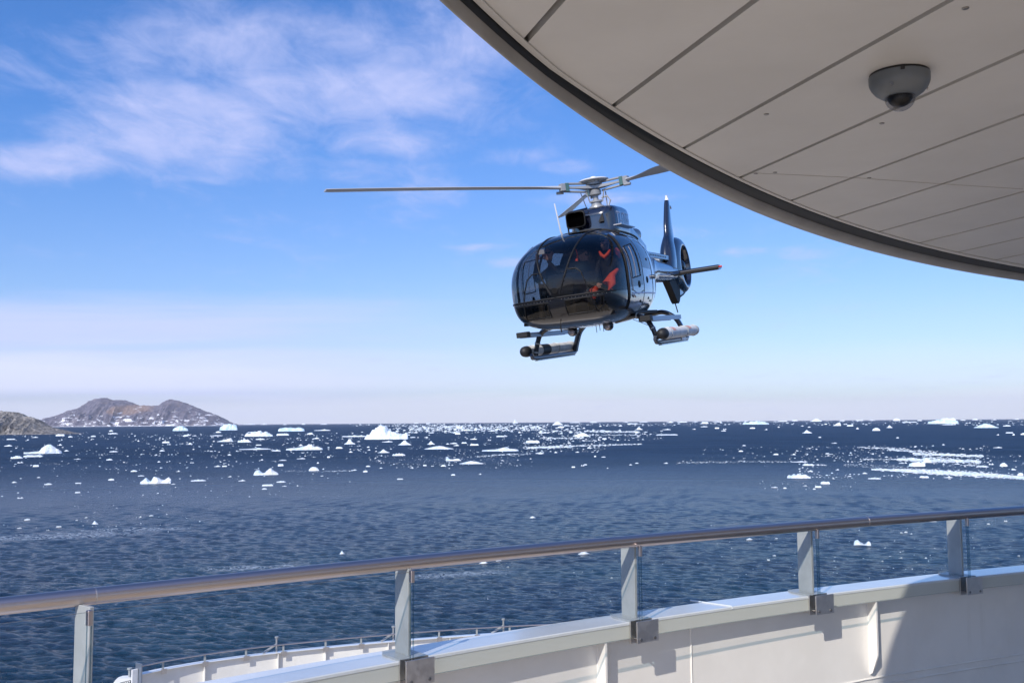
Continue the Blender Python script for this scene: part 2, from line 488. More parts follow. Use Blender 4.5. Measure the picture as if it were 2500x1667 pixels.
# ------------------------------------------------------------------ land
def terrain(name, Z, prof, base_y, depth, seed, rough, nx, ny, mt, label, cat, front=.55):
    """prof: (px x, px y of skyline); the ridge runs square to the view at distance Z"""
    c0 = onz(prof[0][0], base_y, 0.0)
    k = Z / F
    xs = [(p[0] - 1250) * k for p in prof]
    hs = [(base_y - p[1]) * k for p in prof]
    x0, x1 = xs[0], xs[-1]; cx = (x0 + x1) / 2
    tab = list(zip(xs, hs))
    hmax = max(hs)
    vs, fs = [], []
    for j in range(ny):
        v = j / (ny - 1) * 2 - 1                      # -1 front shore, +1 back shore
        for i in range(nx):
            x = x0 + (x1 - x0) * i / (nx - 1)
            hr = max(lerp_table(tab, x)[0], 0)
            g_ = max(0.0, 1 - abs(v)) ** .75 if v < 0 else max(0.0, 1 - v * v)
            s = hmax * .9
            q = nz(x / s * 1.3, v * depth / s * .9, seed, 6)
            ridge = 1 - abs(nz(x / s * 2.0, v * depth / s * .5, seed + 5, 5)) * 2
            h = hr * g_
            if v < 0: h += hr * (q * .35 + (ridge - .5) * .30 * rough) * (1 - g_) * min(1, (1 + v) * 6)
            h = min(h, hr * 1.0) if abs(v) > .08 else hr + nz(x / s * 6, v, seed, 4) * hmax * .02 * (1 if hr > hmax * .1 else 0)
            e = nz(x / s * 9, v * depth / s * 9, seed, 4) * hmax * .025 * rough
            vs.append((x - cx, v * depth, max(h + e * (1 - abs(v)), -3) - .5 if abs(v) < 1 and i not in (0, nx - 1) else -4))
    for j in range(ny - 1):
        for i in range(nx - 1):
            a = j * nx + i
            fs.append([a, a + 1, a + nx + 1, a + nx])
    o = MB().add(vs, fs).build(name, mt, smooth=True, angle=22)
    o.location = (cx, Z, 0)
    return tag(o, label, cat)

def island_mat():
    mt = mat('island_rock', rough=.9); nt = mt.node_tree; gg = G(nt); b = nt.nodes['Principled BSDF']
    t = gg.node('ShaderNodeTexCoord').outputs['Object']
    x, y, z = gg.sep(t)
    n = gg.noise(t, .012, 8, .65)
    n2 = gg.noise(gg.vm('MULTIPLY', t, (1, 1, 2.2)), .0045, 7, .62)
    base = gg.mixc(gg.ramp(n, .35, .65), (.078, .074, .112, 1), (.160, .145, .185, 1))  # bluish distance haze is mixed into the rock colours
    base = gg.mixc(gg.ramp(n2, .56, .66, 0, .35), base, (.18, .13, .10, 1))
    dxx = gg.m('DIVIDE', gg.m('SUBTRACT', x, 120), 340); dzz = gg.m('DIVIDE', gg.m('SUBTRACT', z, 260), 110)
    o_ = gg.m('ADD', gg.m('MULTIPLY', dxx, dxx), gg.m('MULTIPLY', dzz, dzz))
    o_ = gg.m('ADD', o_, gg.m('MULTIPLY', gg.m('SUBTRACT', n2, .5), 2.2))
    base = gg.mixc(gg.ramp(o_, 1.0, .1, 0, .7), base, (.29, .19, .14, 1))
    sn = gg.noise(gg.vm('MULTIPLY', t, (.8, .8, 2.6)), .0075, 8, .68, .8)
    lim = gg.ramp(z, 20, 300, .53, .64, False)
    snow = gg.ramp(gg.m('SUBTRACT', sn, lim), .0, .015)
    snow = gg.m('MAXIMUM', snow, gg.ramp(gg.m('ADD', z, gg.m('MULTIPLY', n, 34)), 26, 19, 0, .6))
    base = gg.mixc(snow, base, (.85, .87, .92, 1))
    nt.links.new(base, b.inputs['Base Color'])
    nt.links.new(gg.bump(n, .9, 25), b.inputs['Normal'])
    return mt
def rock_mat():
    mt = mat('coast_rock', rough=.9); nt = mt.node_tree; gg = G(nt); b = nt.nodes['Principled BSDF']
    t = gg.node('ShaderNodeTexCoord').outputs['Object']
    n = gg.noise(t, .09, 9, .68)
    cr = gg.noise(gg.vm('MULTIPLY', t, (1.0, 1.0, .18)), .11, 6, .6, .6)
    crack = gg.ramp(gg.m('ABSOLUTE', gg.m('SUBTRACT', cr, .5)), .0, .018, 1, 0)
    base = gg.mixc(gg.ramp(n, .32, .68), (.14, .135, .13, 1), (.36, .34, .325, 1))
    base = gg.mixc(gg.m('MULTIPLY', crack, .75), base, (.045, .04, .04, 1))
    nt.links.new(base, b.inputs['Base Color'])
    nt.links.new(gg.bump(gg.m('SUBTRACT', n, gg.m('MULTIPLY', crack, .35)), .9, 6), b.inputs['Normal'])
    return mt
def A(x, y): return (x / 2.613, 940 + y / 2.613)
isl = [A(*p) for p in [(180, 256), (255, 228), (320, 198), (380, 185), (440, 158), (510, 140), (540, 118), (570, 100), (610, 85), (650, 75), (690, 82), (720, 91),
       (790, 92), (850, 113), (885, 127), (950, 128), (1015, 130), (1050, 105), (1090, 88), (1120, 94), (1150, 105), (1220, 130), (1300, 165), (1370, 190),
       (1400, 205), (1425, 226), (1445, 236), (1480, 254)]]
terrain('rocky_island', 16000, isl, 1038.7, 800, 3.3, 1.0, 260, 60, island_mat(),
        'distant brown twin-peaked mountainous island with snow patches on the horizon at left', 'island')
rk = [A(*p) for p in [(-420, 190), (-200, 150), (-60, 160), (0, 157), (60, 162), (120, 168), (145, 178), (160, 190), (200, 197), (240, 212), (262, 230), (300, 255),
      (350, 268), (400, 284), (450, 299), (470, 305)]]
terrain('rocky_headland', 2350, rk, 1057, 90, 8.1, 1.3, 240, 60, rock_mat(),
        'bare grey cracked rock headland sloping into the sea at the far left edge', 'rock')

# ------------------------------------------------------------------ ice
def ice_mat(name, c1, c2, sc):
    mt = mat(name, rough=.55); nt = mt.node_tree; gg = G(nt); b = nt.nodes['Principled BSDF']
    t = gg.node('ShaderNodeTexCoord').outputs['Object']
    n = gg.noise(t, sc, 7, .65)
    nt.links.new(gg.mixc(gg.ramp(n, .35, .62), (*c1, 1), (*c2, 1)), b.inputs['Base Color'])
    nt.links.new(gg.bump(n, .9, 2.2), b.inputs['Normal'])
    return mt
ICE = ice_mat('ice_white', (.58, .74, .86), (.88, .91, .93), .25)
ICEB = ice_mat('ice_blue', (.42, .62, .76), (.72, .84, .90), .12)

PROF = {
 'peak': [(0, .05), (.08, .28), (.14, .36), (.17, .60), (.24, .74), (.31, .88), (.36, 1), (.45, .98), (.49, .86), (.53, .68), (.57, .64), (.6, .5), (.68, .52), (.72, .42), (.8, .40), (.84, .30), (.9, .40), (.97, .38), (1, .1)],
 'hump': [(0, .05), (.15, .3), (.35, .8), (.5, 1), (.68, .8), (.85, .35), (1, .05)],
 'dome': [(0, .15), (.1, .5), (.3, .88), (.55, 1), (.8, .7), (.93, .4), (1, .1)],
 'pyramid': [(0, .06), (.2, .22), (.38, .72), (.5, 1), (.62, .66), (.8, .3), (1, .06)],
 'flat': [(0, .4), (.1, .8), (.4, 1), (.6, .85), (.85, .95), (1, .4)],
 'block': [(0, .45), (.12, .62), (.25, .9), (.5, 1), (.75, .88), (.9, .8), (1, .5)],
 'horns': [(0, .2), (.1, .55), (.2, .9), (.28, .45), (.38, .35), (.48, 1), (.58, .9), (.68, .55), (.8, .55), (.9, .85), (.97, .6), (1, .2)],
 'lobes': [(0, .15), (.1, .6), (.22, .7), (.36, .3), (.5, .35), (.62, .8), (.7, 1), (.78, .6), (.9, .4), (1, .1)],
 'shelf': [(0, .12), (.25, .2), (.42, .3), (.5, .7), (.62, 1), (.72, .9), (.8, .55), (.9, .35), (1, .1)],
 'raft': [(0, .2), (.15, .3), (.3, .38), (.42, .5), (.55, .7), (.63, 1), (.72, .6), (.85, .5), (1, .2)],
 'wedge': [(0, .08), (.25, .3), (.5, .6), (.75, .9), (.86, 1), (.95, .6), (1, .1)],
 'hornl': [(0, .2), (.08, 1), (.16, .75), (.28, .4), (.5, .3), (.7, .45), (.85, .4), (1, .1)],
 'cup': [(0, .3), (.1, .9), (.25, .95), (.38, .55), (.55, .25), (.7, .3), (.82, .8), (.93, .7), (1, .2)],
 'rough': [(0, .2), (.1, .6), (.2, .45), (.32, .8), (.42, .6), (.52, 1), (.63, .65), (.75, .85), (.88, .5), (1, .2)],
}
def berg_mesh(name, w, d, h, prof, seed, nx=36, ny=14):
    tab = PROF[prof]; vs, fs = [], []
    for j in range(ny):
        v = j / (ny - 1) * 2 - 1
        for i in range(nx):
            u = i / (nx - 1)
            sh = .10 * nz(seed, v * 1.7, 2.2, 3)
            hp = smooth_table(tab, min(max(u + sh * (1 - abs(2 * u - 1)), 0), 1))[0]
            gy = max(0.0, 1 - abs(v) ** 3.2)
            q = nz(u * 6 + seed, v * 3, seed, 5)
            q2 = nz(u * 17 + seed, v * 8, seed, 4)
            hh = h * hp * gy * (1 + .42 * q * (0.15 + abs(v))) + h * .13 * q2 * gy * min(1, hp * 2)
            edge = 1 - .22 * max(0, abs(2 * u - 1) - .2)
            x = (u - .5) * w * (1 + .03 * q)
            y = v * d / 2 * edge * (1 + .12 * nz(u * 5, seed, v * 2, 3))
            end = i in (0, nx - 1) or j in (0, ny - 1)
            vs.append((x, y, max(hh, h * .05) if not end else -h * .05 - .2))
    for j in range(ny - 1):
        for i in range(nx - 1):
            a = j * nx + i
            fs.append([a, a + 1, a + nx + 1, a + nx])
    return vs, fs
def berg(px0, px1, by, hp, prof, label, blue=False, name='iceberg', seed=None, group=None, dmul=.6):
    c = onz((px0 + px1) / 2, by, 0)
    k = c.y / F
    w, h = (px1 - px0) * k, hp * k
    seed = seed if seed is not None else (px0 * 7.13 + by * 3.7) % 97
    # depth along the view costs picture height as it foreshortens; keep the ice no deeper than it is wide
    d = w * dmul
    vs, fs = berg_mesh(name, w, d, h, prof, seed)
    o = MB().add(vs, fs).build(name, ICEB if blue else ICE, smooth=True, angle=28)
    o.location = (c.x, c.y + d * .3, 0)
    o.rotation_euler.z = -math.atan2(c.x, c.y)
    cat = 'iceberg' if name == 'iceberg' else 'ice floe'
    return tag(o, label, cat, group)

berg(887, 995, 1072, 31, 'peak', 'largest white iceberg, tall rounded peak with a crumbling shoulder to its right', seed=4.2)
berg(54, 141, 1107, 21, 'shelf', 'white iceberg with a rounded hump and a low shelf near the left edge', seed=7.7)
berg(339, 412, 1180, 14, 'horns', 'near three-humped white iceberg, largest of the nearer ice on the left', seed=1.3)
berg(617, 677, 1159, 15, 'lobes', 'white iceberg with two lobes and a leaning horn, left of centre in open water', seed=2.9)
berg(753, 778, 1149, 9, 'dome', 'small domed iceberg to the right of the horned two-lobed one')
berg(420, 457, 1051.5, 11, 'dome', 'pale blue domed iceberg in front of the island\'s right half', True)
berg(535, 577, 1050, 14, 'block', 'blocky pale blue iceberg just off the island\'s right tip', True)
berg(677, 741, 1052.5, 9, 'flat', 'long flat-topped pale blue iceberg between the island and the largest iceberg', True)
berg(595, 663, 1065, 13, 'rough', 'wide crumbled white iceberg just below the flat-topped pale blue one')
berg(528, 566, 1078, 8, 'wedge', 'low wedge-shaped white iceberg right of the island, thicker at its right end')
berg(579, 611, 1079.5, 8, 'rough', 'low rough white iceberg next to the wedge-shaped one')
berg(695, 785, 1098, 13, 'raft', 'long low raft of lumpy white ice left of the largest iceberg')
berg(839, 867, 1084, 11, 'pyramid', 'jagged small white iceberg just below and left of the largest iceberg')
berg(971, 1004, 1086, 11, 'pyramid', 'pyramid-shaped white iceberg just right of and below the largest iceberg')
berg(1042, 1062, 1084.5, 8, 'pyramid', 'small pointed white iceberg second to the right of the largest iceberg')
berg(1034, 1107, 1096, 7, 'hump', 'long thin white berg with a central hump below the small pointed one')
berg(921, 951, 1105, 8, 'pyramid', 'small peaked white iceberg directly below the largest iceberg')
berg(957, 989, 1112, 6, 'rough', 'low knobbly white berg right of the peak below the largest iceberg')
berg(1088, 1126, 1124.5, 10, 'hornl', 'low white berg with a tall horn at its left end, centre of the water')
berg(1120, 1182, 1132, 6, 'hump', 'wide low white berg touching the horned one, centre of the water')
berg(1175, 1267, 1101, 9, 'raft', 'long bumpy raft of white ice under the helicopter\'s left skid')
berg(1283, 1318, 1081, 6, 'flat', 'short flat white berg above the long bumpy raft in the centre')
berg(1398, 1443, 1065, 8.5, 'hump', 'smooth low white dome of ice below the helicopter\'s belly')
berg(1551, 1570, 1048.7, 6.5, 'pyramid', 'small lone peaked berg below the helicopter\'s right skid near the horizon')
berg(2273, 2343, 1034, 9, 'block', 'widest pale grey-blue tabular iceberg on the horizon at right', True)
berg(2300, 2336, 1028.5, 8, 'flat', 'white flat-topped berg showing behind the widest tabular iceberg at right')
berg(2384, 2441, 1044, 9.5, 'hump', 'long white iceberg below and right of the widest tabular iceberg', True)
berg(1960, 1984, 1057, 7.5, 'pyramid', 'small white peak standing alone in open water right of centre')
berg(2131, 2150, 1051, 6.5, 'dome', 'little rounded white berg second to the right of the lone white peak')
berg(2165, 2180, 1044, 6, 'pyramid', 'small pointed berg just beyond the little rounded one at right')
berg(2035, 2054, 1039, 8, 'wedge', 'small white wedge near the horizon above and right of the lone peak')
berg(1925, 1982, 1166.5, 9.5, 'rough', 'bumpy white berg nearest the handrail in the right half', seed=5.5)
berg(2005, 2027, 1181, 5.5, 'flat', 'small flat white berg right of and below the bumpy one near the handrail')
berg(2223, 2261, 1138, 10, 'block', 'blocky white berg in the middle of the drifting ice streaks at right')
berg(2252, 2278, 1129, 10, 'hump', 'white hump directly behind the blocky berg in the ice streaks')
berg(2443, 2461, 1138, 8, 'dome', 'small white berg at the right end of the ice streaks')
berg(1816, 1880, 1035.5, 8, 'rough', 'broad pale blue crumbled iceberg on the horizon below the canopy edge', True)
berg(1981, 2009, 1028.5, 7, 'hump', 'bright white berg on the horizon line straight above the lone peak')
berg(2182, 2199, 1027, 6, 'dome', 'bright white dome on the horizon between the wedge and the widest tabular iceberg')
berg(1348, 1375, 1037, 8, 'hump', 'white berg on the horizon directly below the helicopter')
berg(1251, 1265, 1033, 9, 'pyramid', 'tall thin white berg on the horizon below the helicopter\'s left skid')
berg(2088, 2128, 1331, 11, 'cup', 'nearest two-lobed growler seen through the railing glass at right', name='ice_floe')
berg(828, 841, 1352, 8, 'pyramid', 'lone small growler just above the handrail left of centre', name='ice_floe')
berg(223, 238, 1279, 8, 'pyramid', 'little knob of ice near the faint foam line at left', name='ice_floe')
berg(1412, 1440, 1352, 6, 'hump', 'flat growler touching the underside of the handrail in the centre', name='ice_floe')
berg(1170, 1192, 1375, 5, 'hump', 'thin growler under the handrail between the second and third posts', name='ice_floe')
berg(1293, 1308, 1264, 4, 'hump', 'tiny lone floe in open water below the helicopter', name='ice_floe')

# individually placed floes (left edge, right edge, waterline, height)
FL = [(52,100,1115,6),(23,53,1119,9),(462,502,1174,5),(637,667,1186,5),(575,661,1097,5),(818,838,1094.6,6),(394,414,1081,5),(452,470,1084.6,6),
 (261,287,1059,4),(265,276,1053,5),(8,28,1089,6),(111,136,1060,4),(134,157,1064,6),(762,808,1051,5),(829,900,1066,5),(672,705,1062.5,6),(661,685,1101,6),(106,126,1183,5),
 (580,599,1174,5),(677,692,1137.5,7),(673,698,1177,5),(846,862,1084,10),(1146,1166,1072.5,5),(1285,1377,1093,4),(1146,1170,1087,5),(1626,1646,1031.5,5),
 (1971,1986,1150.5,5),(1990,2007,1189.6,5),(1883,1900,1190,4),(2387,2417,1139.7,5),(2246,2270,1166,6),(2305,2328,1166,5),(2120,2155,1169,5),(2457,2476,1057,3),
 (2426,2449,1093,4),(2302,2332,1037,3),(2204,2242,1031,3),(2493,2510,1061,6),(2450,2470,1040,4),(2068,2085,1040,4),(2090,2098,1047,5),(1998,2006,1068,3),(1760,1774,1052,4),
 (1712,1731,1034,6),(1710,1730,1042,3),(1803,1816,1102,4),(1888,1902,1110,4),(1930,1945,1110,4),(1960,1990,1136,5),(1930,1975,1128,4),(265,287,1103,4),(14,36,1073,3),
 (75,92,1068,4),(165,177,1067,4),(220,233,1066,4),(138,151,1087,5),(155,168,1101,4),(258,274,1123,5),(178,196,1121,3),(79,94,1139,6),(41,56,1130,5),(40,52,1289,3),
 (58,72,1269,4),(136,149,1286,3),(26,41,1178,4),(89,98,1166,3),(182,198,1180,3),(182,195,1203,4),(41,56,1216,4),(317,335,1151,5),(262,278,1172,5),(335,352,1162,3),(383,392,1128,4),
 (415,428,1182,3),(521,538,1139,5),(541,554,1139,4),(463,474,1130,3),(388,402,1101,4),(445,458,1065,5),(468,480,1064,3),(600,642,1056,4),(635,645,1058,4),(448,465,1063,6),
 (509,543,1064,3),(515,522,1068,3),(525,540,1056,5),(622,647,1073,5),(623,638,1087,3),(728,740,1088,5),(748,765,1060,6),(762,780,1071,6),(722,746,1120,4),(680,700,1124,3),
 (638,652,1194,4),(687,700,1187,3),(428,440,1151,4),(554,565,1111,4),(773,779,1131,5),(555,566,1164,4),(798,806,1117,5),(782,790,1162,3),(892,905,1139,4),(885,898,1152,5),
 (856,872,1148,4),(925,935,1143,3),(968,985,1170,3),(1000,1010,1142,4),(1032,1042,1137,4),(1052,1060,1138,3),(1075,1090,1138,5),(1100,1112,1160,4),(1167,1176,1158,4),
 (1088,1098,1084,3),(1098,1118,1083,4),(1106,1122,1088,5),(1126,1140,1082,4),(1190,1200,1075,3),(1210,1225,1066,4),(1228,1240,1065,3),(1306,1330,1107,4),(1352,1362,1105,4),
 (1314,1325,1108,4),(1404,1415,1104,4),(1395,1405,1141,4),(1418,1428,1137,4),(1433,1445,1094,4),(1424,1434,1135,3),(1480,1486,1143,3),(1535,1545,1135,3),(1550,1560,1131,3),
 (1620,1632,1131,4),(1470,1482,1072,4),(1462,1470,1068,4),(1385,1395,1082,3),(1505,1512,1075,3),(1600,1660,1062,3),(1616,1640,1049,4),(1000,1015,1068,3),(1035,1046,1068,4),
 (1450,1456,1115,4),(1468,1480,1116,3),(1408,1418,1067,5),(930,960,1079,5),(895,905,1099,4),(850,862,1104,4),(895,903,1092,4),(870,880,1078,3),(1110,1125,1060,5),(950,962,1060,4),
 (990,1002,1062,3),(965,972,1054,4),(1005,1022,1056,3),(1045,1060,1057,3),(1130,1150,1051,4),(1190,1206,1052,4),(1212,1235,1066,4),(1320,1335,1057,3),(1345,1362,1053,4),
 (1360,1378,1044,5),(1420,1430,1046,4),(1462,1470,1041,4),(1510,1520,1040,4),(1530,1560,1035,3),(1100,1125,1040,3),(1040,1052,1033.5,4),(1010,1022,1034,3),(590,625,1036.5,5),
 (634,652,1036.5,5),(735,747,1036,4),(690,700,1037,2),(780,800,1036,2),(560,575,1037,3),(1145,1160,1032.6,3),(1390,1420,1032,3),(1440,1460,1031.5,3),(1520,1535,1031,3),
 (1560,1585,1030.5,3),(1655,1680,1031,3),(1690,1705,1030,3),(1740,1765,1030,3),(1900,1925,1029,3),(1933,1950,1027.5,5),(2050,2065,1027.3,3),(2090,2110,1027,3),(2120,2140,1026.5,3),
 (2374,2390,1025,5),(2475,2490,1024,4),(2420,2435,1025,3),(2345,2360,1026,3),(2240,2252,1027,2),(2472,2478,1062,4),(2433,2440,1062,4),(2300,2308,1086,3),(2188,2196,1069,3),
 (1690,1700,1048,3),(1745,1757,1046,4),(1765,1775,1048,3),(1812,1822,1088,2),(1830,1845,1046,4),(1866,1875,1049,3),(1898,1905,1043,3),(1972,1980,1043,3),(1955,1963,1040,3),
 (2013,2020,1036,3),(2060,2070,1036,3),(2030,2045,1082,3),(2015,2025,1108,3),(2098,2106,1126,4),(2160,2170,1116,3),(2195,2210,1131,3),(2330,2345,1133,4),(2365,2380,1157,4),
 (2415,2428,1134,5),(2470,2482,1147,4),(2485,2500,1160,8),(2150,2160,1150,4),(2105,2120,1156,4),(2070,2080,1163,3),(2040,2050,1147,4),(1985,1992,1194,3),(1960,1972,1186,3),
 (1912,1922,1192,4),(2208,2216,1299,3),(2222,2228,1303,3),(1822,1840,1317,5),(1892,1900,1315,3),(1886,1895,1356,3),(1873,1880,1367,3),(2452,2460,1272,4),(2410,2418,1279,2),
 (2270,2290,1274,5),(2195,2205,1362,3),(2258,2264,1362,3),(2152,2158,1370,3),(2484,2491,1357,4),(2198,2204,1301,3),(112,120,1294,2),(362,375,1260,4),(340,345,1262,3),
 (183,190,1270,3),(205,215,1264,3),(860,866,1364,2),(1236,1244,1384,3),(1210,1225,1369,3),(1500,1506,1351,3),(1490,1497,1411,3)]
rnd = random.Random(5)
LAND = [(941, 1060, 'the largest iceberg'), (97, 1100, 'the shelf iceberg by the left edge'), (375, 1175, 'the three-humped iceberg'), (647, 1153, 'the two-lobed horned iceberg'),
        (765, 1146, 'the small domed iceberg'), (438, 1047, 'the blue domed iceberg off the island'), (556, 1045, 'the blocky blue iceberg off the island'), (709, 1049, 'the flat-topped blue iceberg'),
        (629, 1060, 'the wide crumbled iceberg'), (547, 1075, 'the wedge-shaped iceberg'), (740, 1093, 'the long lumpy ice raft'), (987, 1082, 'the pyramid iceberg'),
        (1070, 1093, 'the long central-humped berg'), (1107, 1120, 'the berg with a left horn'), (1221, 1097, 'the long raft under the left skid'), (1420, 1062, 'the low dome under the helicopter'),
        (1560, 1046, 'the lone berg under the right skid'), (1972, 1054, 'the lone white peak'), (2141, 1048, 'the little rounded berg'), (2044, 1036, 'the small wedge near the horizon'),
        (2308, 1030, 'the widest tabular iceberg'), (2412, 1040, 'the long iceberg at far right'), (1953, 1162, 'the bumpy berg by the handrail'), (2016, 1178, 'the flat berg by the handrail'),
        (2242, 1133, 'the blocky berg among the streaks'), (2452, 1134, 'the berg ending the ice streaks'), (1848, 1031, 'the crumbled blue bergs below the canopy'), (1361, 1034, 'the horizon berg under the helicopter'),
        (2108, 1326, 'the nearest two-lobed growler'), (834, 1348, 'the growler above the handrail'), (230, 1275, 'the ice knob by the foam line'), (1426, 1349, 'the growler under the handrail'), (1300, 1262, 'the tiny lone floe')]
ORD = ['', 'second ', 'third ', 'fourth ', 'fifth ', 'sixth ', 'seventh ', 'eighth ', 'ninth ', 'tenth ']
def label_floes(fl):
    buckets = {}
    for i, (x0, x1, y, h) in enumerate(fl):
        x = (x0 + x1) / 2
        d, nm, lx, ly = min((math.hypot(x - a, (y - b_) * 4), n_, a, b_) for a, b_, n_ in LAND)
        size = 'broad' if x1 - x0 > 34 else ('small' if x1 - x0 > 13 else 'tiny')
        form = 'flat' if h <= 3.2 else 'lumpy'
        dxx, dyy = x - lx, (y - ly) * 4
        rel_ = ('right of' if dxx > 0 else 'left of') if abs(dxx) > abs(dyy) else ('nearer than' if dyy > 0 else 'beyond')
        buckets.setdefault((size, form, rel_, nm), []).append((d, i))
    res = {}
    for (size, form, rel_, nm), v in buckets.items():
        for k, (d, i) in enumerate(sorted(v)):
            res[i] = f'{ORD[min(k, 9)]}{size} {form} white floe {rel_} {nm}'
    return res
floe_labels = label_floes(FL)
kinds = ['hump', 'rough', 'raft', 'flat', 'lobes', 'dome', 'block', 'shelf']
protos = {}
for i, (x0, x1, by, hp) in enumerate(FL):
    c = onz((x0 + x1) / 2, by, 0); k = c.y / F
    w, h = (x1 - x0) * k * .92, max(hp * .70, 1.9) * k
    flat = h / w < .2
    kd = ('flat', 'raft', 'rough')[i % 3] if flat else kinds[i % 8]
    key = (kd, i % 2)
    if key not in protos:
        vs, fs = berg_mesh('ice_floe', 1, 1, 1, kd, i * 1.37 + .5, 18, 9)
        me = MB().add(vs, fs).build('ice_floe', ICE, smooth=True, angle=28)
        protos[key] = me; o = me
    else:
        o = protos[key].copy(); COL.objects.link(o)
    o.location = (c.x, c.y + w * .2, 0)
    o.scale = (w, w * rnd.uniform(.4, .8), h)
    o.rotation_euler.z = -math.atan2(c.x, c.y) + rnd.uniform(-.2, .2)
    tag(o, floe_labels[i], 'ice floe', 'white ice floes drifting on the sea')

# brash: thousands of crumbs and slush streaks nobody could count
def brash():
    rn = random.Random(11); vs, fs = [], []
    def piece(px, py, wp, hr):
        hz_ = 1036 - (px - 574) * .007
        if py < hz_ + 1.6: return
        c = onz(px, py, 0)
        k = c.y / F; w = wp * k; h = max(w * hr, .05)
        n = 7; o = len(vs); a0 = rn.uniform(0, 6)
        rad = [rn.uniform(.7, 1.1) for _ in range(n)]
        dd = rn.uniform(.5, 1.0)
        for lv, sc, zz in ((0, 1, -.05), (1, .9, .55), (2, .45, 1)):
            ox, oy = rn.uniform(-.12, .12) * w * lv, rn.uniform(-.12, .12) * w * lv
            for q in range(n):
                a = a0 + 2 * pi * q / n
                vs.append((c.x + ox + cos(a) * rad[q] * w / 2 * sc, c.y + oy + sin(a) * rad[q] * w / 2 * sc * dd, h * zz * rn.uniform(.8, 1.2) + .10))
        for lv in (0, 1):
            for q in range(n):
                q2 = (q + 1) % n
                fs.append([o + lv * n + q, o + lv * n + q2, o + (lv + 1) * n + q2, o + (lv + 1) * n + q])
        fs.append([o + 2 * n + q for q in range(n)])
    def sz(a, b): return a * .75 + (b - a) * .85 * rn.random() ** 3.4
    def field(x0, x1, y0, y1, n, a, b, hr=(.14, .34), mask=0.0):
        k = 0
        while k < n:
            x, y = rn.uniform(x0, x1), rn.uniform(y0, y1)
            k += 1
            if mask and nz(x / 90, y / 10, 3.3, 3) < mask - .35: continue
            piece(x, y, sz(a, b), rn.uniform(*hr))
    def line(x0, y0, x1, y1, t0, t1, n, a, b, hr=(.07, .2)):
        for _ in range(n):
            u = rn.random(); t = t0 + (t1 - t0) * u
            y = y0 + (y1 - y0) * u + rn.gauss(0, .42) * t
            piece(x0 + (x1 - x0) * u, y, sz(a, b), rn.uniform(*hr))
    field(0, 860, 1066, 1150, 900, 1.6, 8, mask=.28)
    field(0, 900, 1055, 1075, 240, 2, 7)
    field(330, 900, 1060, 1115, 330, 1.5, 8)
    field(0, 860, 1140, 1215, 170, 1.5, 6)
    field(860, 1300, 1060, 1145, 700, 1.5, 7, mask=.26)
    field(900, 1260, 1110, 1135, 350, 1.2, 4)
    field(950, 1420, 1038, 1058, 620, 2, 12, (.12, .3))
    field(1000, 1330, 1040, 1052, 520, 2, 12, (.12, .28))
    field(850, 1700, 1034, 1040, 350, 2, 9, (.12, .3))
    field(1300, 1620, 1050, 1075, 350, 1.5, 10, (.12, .3))
    field(1270, 1480, 1070, 1105, 350, 1.5, 7)
    field(1650, 2500, 1026, 1038, 320, 2, 9, (.15, .3))
    field(1650, 2100, 1090, 1140, 260, 1.2, 6, mask=.3)
    field(1950, 2420, 1088, 1170, 1300, 1.2, 8, mask=.26)
    field(2300, 2500, 1110, 1165, 260, 1.2, 6)
    field(1850, 2100, 1160, 1200, 60, 1.2, 5)
    field(1700, 2500, 1280, 1420, 130, 1, 4)
    field(1100, 1650, 1360, 1480, 25, 1, 3)
    field(0, 500, 1225, 1300, 60, 1, 5)
    line(2129, 1146, 2300, 1153, 2, 7, 1500, 2, 12)
    line(2280, 1153, 2520, 1168, 6, 5, 3000, 2, 14)
    line(2200, 1150, 2400, 1158, 5, 6, 1000, 2, 12)
    line(2096, 1092, 2215, 1097, 2, 4, 220, 2, 10)
    line(2170, 1098, 2285, 1106, 3, 4, 330, 2, 11)
    line(2230, 1108, 2400, 1114, 4, 3, 900, 2, 13)
    line(2107, 1121, 2190, 1122, 2, 2, 120, 2, 9)
    line(2190, 1122, 2395, 1128, 4, 6, 1400, 2, 13)
    line(2060, 1136, 2240, 1142, 5, 6, 220, 1.5, 7)
    line(2250, 1116, 2330, 1122, 4, 4, 200, 2, 9)
    line(2345, 1136, 2400, 1138, 2, 2, 90, 2, 8)
    line(1653, 1130, 1865, 1127, 4, 3, 260, 1.2, 7)
    line(1855, 1128, 1935, 1127, 3, 2, 110, 1.5, 6)
    line(1960, 1134, 2020, 1136, 2, 2, 80, 2, 8)
    line(1285, 1093, 1400, 1090, 4, 3, 420, 2, 12)
    line(1400, 1089, 1566, 1084, 2, 1.5, 330, 2, 9)
    line(1318, 1070, 1425, 1069, 2, 2, 200, 2, 9)
    line(1415, 1076, 1455, 1076, 1.5, 1.5, 60, 2, 9)
    line(1428, 1052, 1560, 1055, 4, 2, 330, 2, 12)
    line(1400, 1062, 1560, 1062, 2, 1.5, 160, 2, 8)
    line(1265, 1112, 1300, 1106, 3, 2, 60, 1.5, 6)
    line(1160, 1115, 1265, 1108, 2, 2, 160, 2, 9)
    line(1000, 1048, 1130, 1044, 4, 4, 260, 2, 10)
    line(790, 1151, 868, 1149, 2, 1.5, 90, 1.5, 7)
    line(690, 1150, 790, 1152, 3, 2, 70, 1, 4)
    line(60, 1135, 170, 1130, 6, 6, 40, 1, 4)
    line(240, 1109, 300, 1108, 3, 2, 40, 1.2, 5)
    line(1650, 1028.5, 1900, 1029.5, .6, .6, 130, 3, 14, (.1, .2))
    line(380, 1037.6, 560, 1037.9, .5, .5, 60, 3, 12, (.1, .2))
    line(120, 1038.9, 560, 1038.9, .6, .6, 45, 3, 12, (.1, .25))
